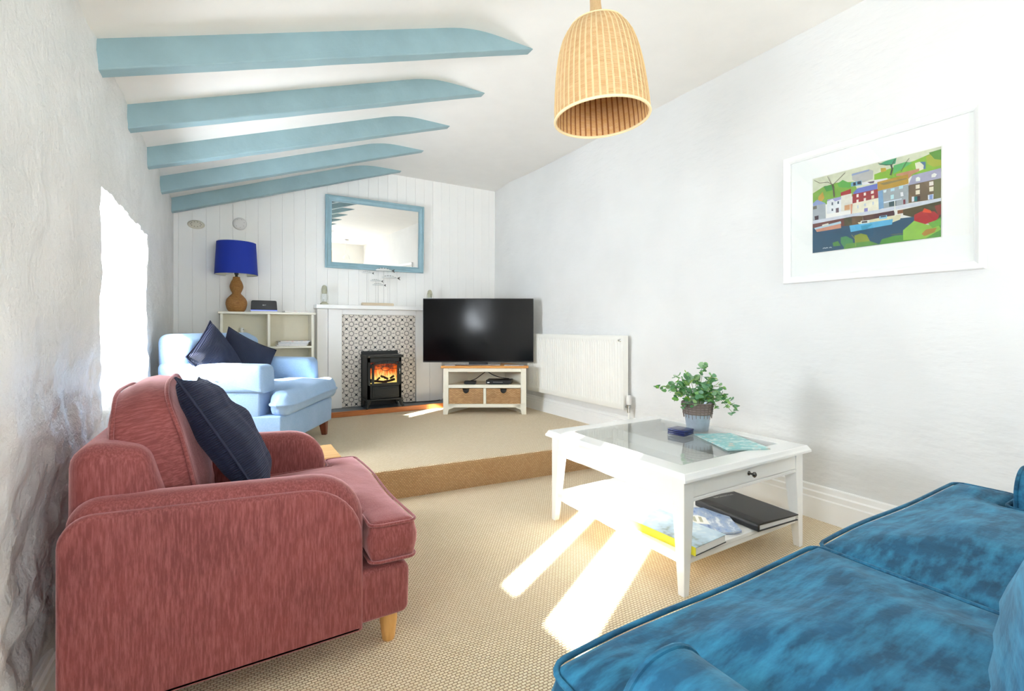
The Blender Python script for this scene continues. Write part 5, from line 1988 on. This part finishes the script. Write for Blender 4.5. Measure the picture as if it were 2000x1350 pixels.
# things on and under the table
ZG = 0.5005
pp = tag(empty('potted_plant', (2.262, 1.742, ZG)), 'green small-leaved plant in a zinc pot with a willow collar', 'plant')
obj('pot', lathe([(0.0, 0.0), (0.056, 0.0), (0.058, 0.003), (0.070, 0.09), (0.080, 0.150), (0.077, 0.150), (0.067, 0.088), (0.054, 0.01), (0, 0.01)], 40), 'zinc', pp)
obj('soil', lathe([(0.0, 0.135), (0.077, 0.135)], 30, cap=False), 'soil', pp)
cl = obj('willow_collar', lathe([(0.0735, 0.092), (0.082, 0.155), (0.0845, 0.157), (0.084, 0.16), (0.080, 0.158)], 40, cap=False), 'pot_basket', pp)
bm = BM()
rnd = random.Random(5)
for q in range(5):
    zr = 0.098 + 0.013 * q
    rr = 0.0765 + 0.0085 * (zr - 0.092) / 0.063
    pts = [((rr + 0.0016 * math.sin(22 * a + q * PI)) * math.cos(a), (rr + 0.0016 * math.sin(22 * a + q * PI)) * math.sin(a), zr + rnd.uniform(-0.001, 0.001)) for a in [2 * PI * i_ / 66 for i_ in range(66)]]
    tube(pts, 0.0026, 5, True, bm)
for q in range(22):
    a = 2 * PI * q / 22
    L_ = 0.072 + rnd.uniform(-0.004, 0.004)
    tube([(0.0735 * math.cos(a), 0.0735 * math.sin(a), L_), (0.079 * math.cos(a), 0.079 * math.sin(a), 0.11), (0.086 * math.cos(a), 0.086 * math.sin(a), 0.158)], 0.0016, 5, False, bm)
obj('withies', bm, 'pot_basket', cl)
leaf_mesh = []
for q in range(3):
    bm = BM()
    c0 = bm.verts.new((0, 0, 0.0))
    ring = []
    r_ = 0.0115 + 0.0025 * q
    for i_ in range(9):
        a = 2 * PI * i_ / 9
        ring.append(bm.verts.new((r_ + r_ * math.cos(a) * 1.0, r_ * math.sin(a) * 0.92, 0.0025 * math.cos(2 * a) + 0.002)))
    c0.co = (r_, 0, -0.001)
    for i_ in range(9):
        bm.faces.new((c0, ring[i_], ring[(i_ + 1) % 9]))
    me = bpy.data.meshes.new('leaf')
    bm.to_mesh(me); bm.free()
    me.materials.append(M['leaf'])
    me.shade_smooth()
    leaf_mesh.append(me)
rnd = random.Random(11)
# sprig tips in picture-like fan: (right, up, depth) in metres from the pot mouth
tips = [(-0.20, 0.07, 0.02), (-0.17, 0.11, -0.03), (-0.235, 0.085, 0.0), (-0.12, 0.15, 0.04), (-0.08, 0.16, -0.04), (-0.15, 0.02, -0.05), (-0.10, 0.08, -0.08),
        (0.0, 0.14, 0.05), (0.03, 0.20, 0.0), (0.06, 0.205, 0.03), (0.08, 0.15, -0.05), (0.02, 0.10, -0.09), (-0.03, 0.06, -0.10), (0.10, 0.12, 0.05),
        (0.14, 0.09, -0.03), (0.17, 0.03, 0.02), (0.21, -0.02, -0.02), (0.235, -0.045, 0.01), (0.18, -0.05, -0.05), (0.12, 0.02, -0.08), (0.06, 0.03, -0.10), (-0.06, 0.10, 0.08), (0.11, 0.06, 0.09), (-0.13, 0.05, 0.08), (-0.04, 0.01, -0.10), (-0.07, 0.0, -0.07), (0.0, 0.03, -0.11), (0.07, -0.01, -0.08), (-0.09, -0.02, -0.04), (0.09, -0.02, -0.05)]
nleaf = 0
for tr_, tu, tdp in tips:
    tip = RGT * tr_ + FWD * tdp + Vector((0, 0, 0.15 + tu))
    base_ = Vector((tip.x * 0.15, tip.y * 0.15, 0.135))
    mid = base_.lerp(tip, 0.5) + Vector((0, 0, 0.05 + 0.03 * rnd.random()))
    path = smooth_path([base_, mid, tip], 8)
    stm = obj('sprig', tube(path, 0.0012, 5), 'stem', pp)
    L_ = len(path)
    for i_ in range(5, L_):
        if i_ % 4 == 2 and L_ > 12:
            continue
        for sd_ in (0,):
            if nleaf >= 296:
                break
            p = path[i_] + Vector((rnd.uniform(-.006, .006), rnd.uniform(-.006, .006), rnd.uniform(-.006, .006)))
            lf = bpy.data.objects.new('leaf', leaf_mesh[rnd.randrange(3)])
            COL.objects.link(lf)
            lf.parent = stm
            lf.location = p
            sc = (1.5 - 0.6 * i_ / L_) * rnd.uniform(0.85, 1.25)
            lf.scale = (sc, sc, sc)
            lf.rotation_euler = (rnd.uniform(-0.9, 0.9), rnd.uniform(-1.0, 0.5), rnd.uniform(0, 2 * PI))
            nleaf += 1

zc_ = ZG
for i, lb in enumerate(('bottom navy coaster of three beside the plant pot', 'middle navy coaster of three beside the plant pot', 'top navy coaster of the pile beside the plant pot')):
    pl = round_poly([(-0.05, -0.05, 0.004), (0.05, -0.05, 0.004), (0.05, 0.05, 0.004), (-0.05, 0.05, 0.004)], 3)
    c_ = obj('coaster', soft_prism(pl, 0, 0.0100, 0.0028, 'Z', None, 3), 'navy_plain', angle=30)
    c_.location = (2.095 + 0.001 * i, 1.722, zc_)
    c_.rotation_euler = (0, 0, math.radians([10, 11.5, 9][i]))
    tag(c_, lb, 'coaster', 'navy coasters')
    zc_ += 0.0103
booklet('magazine', (2.165, 1.475, ZG), math.radians(-24.5), 0.215, 0.325, 0.006, 'cover_sea', 'aqua covered magazine lying on the glass table top')

ZS = 0.1605
bkt = booklet('book', (1.695, 1.418, ZS), math.radians(3.5), 0.215, 0.345, 0.034, 'cover_sky', 'thick book with bright yellow spine on the lower table shelf', cat='book', spine='yellow_cover')
MAGB = booklet('magazine', (1.935, 1.44, ZS), math.radians(-38), 0.22, 0.29, 0.008, 'cover_boat', 'curled magazine with a boat on its cover, on the lower shelf', curl=0.014)
for pts, mt, nm in (([(-0.085, -0.02), (-0.06, -0.055), (0.0, -0.06), (0.0, 0.02), (-0.03, 0.045), (-0.07, 0.035)], 'paper', 'printed_boat'),
                    ([(-0.066, -0.03), (-0.052, -0.035), (-0.046, 0.028), (-0.060, 0.026)], 'lantern_metal', 'printed_cabin'),
                    ([(-0.038, -0.035), (-0.024, -0.038), (-0.018, 0.024), (-0.032, 0.026)], 'lantern_metal', 'printed_cabin')):
    bm = BM()
    z_ = 0.0082 if nm == 'printed_boat' else 0.0084
    A = [bm.verts.new((p[0], p[1], z_)) for p in pts]
    bm.faces.new(A)
    obj(nm, bm, mt, MAGB, smooth=False)
bm = BM()
bm.faces.new([bm.verts.new(c_) for c_ in ((-0.10, -0.13, 0.0082), (-0.06, -0.135, 0.0082), (-0.06, -0.115, 0.0082), (-0.10, -0.11, 0.0082))])
obj('printed_badge', bm, 'cover_red', MAGB, smooth=False)
bn = tag(empty('binder', (2.185, 1.405, ZS), math.radians(-4)), 'black leatherette folder with grey lettering on the lower shelf', 'folder')
obj('back_cover', bx(-0.145, 0.145, -0.175, 0.175, 0.0, 0.004), 'black_leather', bn, smooth=False, bevel=0.0015)
obj('pages', bx(-0.132, 0.135, -0.168, 0.168, 0.004, 0.026), 'paper', bn, smooth=False)
pl = round_poly([(-0.150, 0.001, 0.012), (-0.136, 0.001, 0.001), (-0.136, 0.028, 0.001), (0.146, 0.024, 0.001), (0.146, 0.029, 0.002), (-0.10, 0.038, 0.02), (-0.150, 0.034, 0.014)], 4)
bm = BM()
A = [bm.verts.new((p[0], -0.175, p[1])) for p in pl]; B_ = [bm.verts.new((p[0], 0.175, p[1])) for p in pl]
bm.faces.new(A); bm.faces.new(B_[::-1])
for q in range(len(pl)):
    bm.faces.new((A[q], B_[q], B_[(q + 1) % len(pl)], A[(q + 1) % len(pl)]))
obj('cover', bm, 'black_leather', bn, angle=40)
fc = bpy.data.curves.new('lettering', 'FONT')
fc.body = 'INFORMATION'
fc.size = 0.021
fc.extrude = 0.0003
fc.align_x = 'CENTER'
fo = bpy.data.objects.new('lettering', fc)
COL.objects.link(fo)
bpy.context.view_layer.update()
_me = bpy.data.meshes.new_from_object(fo.evaluated_get(bpy.context.evaluated_depsgraph_get()))
bpy.data.objects.remove(fo)
fo = bpy.data.objects.new('lettering', _me)
COL.objects.link(fo)
fo.parent = bn
fo.location = (0.02, 0.135, 0.0345)
fo.rotation_euler = (0, math.radians(2.0), 0)
_me.materials.clear()
_me.materials.append(M['grey_print'])

# ================================================================ TEAL SOFA
sf = tag(empty('sofa', (1.33, 0.15, 0)), 'teal velvet two-seat sofa with piped seat cushions, lower right', 'sofa')


def S(bm):
    for v_ in bm.verts:
        v_.co -= Vector((1.33, 0.15, 0))
    return bm


obj('base', S(soft_prism(round_poly([(-0.36, 0.10, 0.01), (0.61, 0.10, 0.01), (0.62, 0.352, 0.02), (-0.36, 0.352, 0.01)], 4), 0.47, 2.34, 0.015, 'X')), 'teal', sf, angle=60)
for nm, x0_, x1_ in (('arm', 0.448, 0.622), ('arm', 2.190, 2.366)):
    ao = round_poly([(x0_, 0.10, 0.01), (x1_, 0.10, 0.01), (x1_ + 0.004, 0.612, 0.083), (x0_ - 0.004, 0.612, 0.083)], 8)
    ar = obj(nm, S(soft_prism(ao, -0.36, 0.478, 0.016, puff=0.006)), 'teal', sf, angle=60)
    obj('piping', S(tube([(p[0], 0.470, p[1]) for p in inset(ao, 0.001)], 0.0055, 8, True)), 'teal', ar)
obj('back', S(soft_prism(round_poly([(-0.40, 0.10, 0.02), (-0.18, 0.10, 0.02), (-0.22, 0.86, 0.07), (-0.42, 0.88, 0.07)], 6), 0.46, 2.35, 0.04, 'X')), 'teal', sf, angle=60)
for side_ in (0, 1):
    if side_ == 0:
        T = [(0.468, 0.662), (0.468, 0.492), (0.632, 0.492), (0.632, -0.12), (1.341, -0.12), (1.341, 0.662)][::-1]
    else:
        T = [(1.349, 0.662), (1.349, -0.12), (2.180, -0.12), (2.180, 0.492), (2.345, 0.492), (2.345, 0.662)][::-1]
    xm = sum(p[0] for p in T) / len(T)
    Tl = [(p[0] - 1.33, p[1] - 0.15) for p in T]
    xa, xb = min(p[0] for p in Tl), max(p[0] for p in Tl)

    def sw(x, y, z, xa=xa, xb=xb):
        t = (x - xa) / (xb - xa)
        return (x, y + 0.010 * math.sin(t * PI) * (1 if y > 0.3 else 0), z + 0.006 * math.sin(t * 2 * PI * 1.1 + 0.5))
    cu = obj('seat_cushion', puff_poly(Tl, 0.070, 0.024, 0.058, 0.03, side=0.012, warp=sw, puff_bot=0.0, falloff=0.24, nz=0.012), 'teal', sf, angle=70)
    cu.location = (0, 0, 0.424)
    for z in (0.066, -0.066):
        obj('piping', pipe_loop(Tl, z, 0.0055, 0.035, sw, 0.001), 'teal', cu, angle=80)
for x0_, x1_ in ((0.635, 1.335), (1.355, 2.175)):
    hw_ = (x1_ - x0_) / 2
    R_ = [(-hw_, -0.21), (hw_, -0.21), (hw_, 0.21), (-hw_, 0.21)]
    cu = obj('back_cushion', puff_poly(R_, 0.085, 0.06, 0.07, 0.03, side=0.015, nz=0.02, rc=0.09), 'teal', sf, angle=70)
    cu.matrix_local = frame_axes(((x0_ + x1_) / 2 - 1.33, 0.052 - 0.15, 0.70), (-1, 0, 0), (0, -0.18, 0.98))
    for z in (0.08, -0.08):
        obj('piping', pipe_loop(R_, z, 0.0055, 0.09), 'teal', cu, angle=80)
for sx in (0.52, 2.29):
    for sy in (-0.32, 0.55):
        bm = BM()
        taper(bm, sx - 1.33, sy - 0.15, 0.0, 0.104, 0.018, 0.018, 0.026, 0.026)
        obj('leg', bm, 'dark_wood', sf, smooth=False)

# ================================================================ PENDANTS
AXT = Matrix.Rotation(math.radians(-3.2), 4, FWD)
pn = tag(empty('pendant_lamp', (1.014, 1.224, ZC)), 'bell-shaped woven cane pendant lamp hanging from the ceiling', 'lamp', 'cane pendant lamps')
pn.matrix_world = Matrix.Translation((1.014, 1.224, ZC)) @ AXT
bell = [(0.022, -0.694), (0.045, -0.698), (0.068, -0.705), (0.089, -0.718), (0.105, -0.738), (0.118, -0.762), (0.127, -0.788), (0.134, -0.815), (0.140, -0.846), (0.146, -0.885), (0.151, -0.93), (0.155, -0.975), (0.157, -1.018)]
pr = smooth_path([(a, 0, b) for a, b in bell], 3)
sh = obj('lamp_shade', lathe([(p.x, p.z) for p in pr], 72, cap=False), 'pendant', pn)
obj('shade_lining', lathe([(max(0.003, p.x - 0.004), p.z - 0.002) for p in pr], 72, cap=False), 'pendant_in', sh)
bm = tube([(0.156 * math.cos(2 * PI * i / 60), 0.156 * math.sin(2 * PI * i / 60), -1.02) for i in range(60)], 0.0048, 8, True)
obj('rim', bm, plain('cane_rim', 'efd7a8', 0.5), sh)
bm = tube([(0.090 * math.cos(2 * PI * i / 48), 0.090 * math.sin(2 * PI * i / 48), -0.717) for i in range(48)], 0.0025, 6, True)
obj('top_band', bm, 'pendant', sh)
bm = BM()
for q in range(46):
    a = 2 * PI * q / 46
    tube([(max(0.004, p.x + 0.0008) * math.cos(a), max(0.004, p.x + 0.0008) * math.sin(a), p.z) for p in pr[9::3]], 0.0013, 5, False, bm)
so = obj('stakes', bm, plain('cane_stake', 'e2c694', 0.5), sh)
so['kind'] = 'stuff'
obj('neck', lathe([(0.0155, -0.42), (0.017, -0.58), (0.0185, -0.64), (0.0235, -0.700)], 24, cap=False), 'pendant', pn)
obj('cord', tube([(0, 0, 0.0), (0, 0, -0.43)], 0.004, 8), 'paper', pn)
obj('ceiling_rose', lathe([(0.045, 0.002), (0.045, -0.01), (0.03, -0.02), (0, -0.022)], 24), 'white_plastic', pn)
obj('bulb_holder', lathe([(0.018, -0.68), (0.018, -0.74), (0, -0.742)], 16), 'white_plastic', pn)
obj('bulb', lathe([(0.012, -0.74), (0.026, -0.77), (0.028, -0.79), (0.018, -0.815), (0, -0.82)], 16), 'white_ceramic', pn)
p2 = copy_tree(pn)
p2.matrix_world = Matrix.Translation((1.66, -0.62, ZC + 0.0))
p2['label'] = 'second cane pendant lamp, its edge just visible in the mirror'
dl = tag(empty('ceiling_light', (2.2, -2.0, ZC)), 'small white ceiling light seen only in the mirror', 'lamp')
obj('rose', lathe([(0.06, 0.002), (0.06, -0.05), (0.04, -0.06), (0, -0.062)], 20), 'white_plastic', dl)
obj('stem', tube([(0, 0, -0.05), (0, 0, -0.4)], 0.006, 8), 'white_plastic', dl)
obj('shade', lathe([(0.02, -0.38), (0.06, -0.40), (0.09, -0.5)], 24, cap=False), 'white_ceramic', dl)
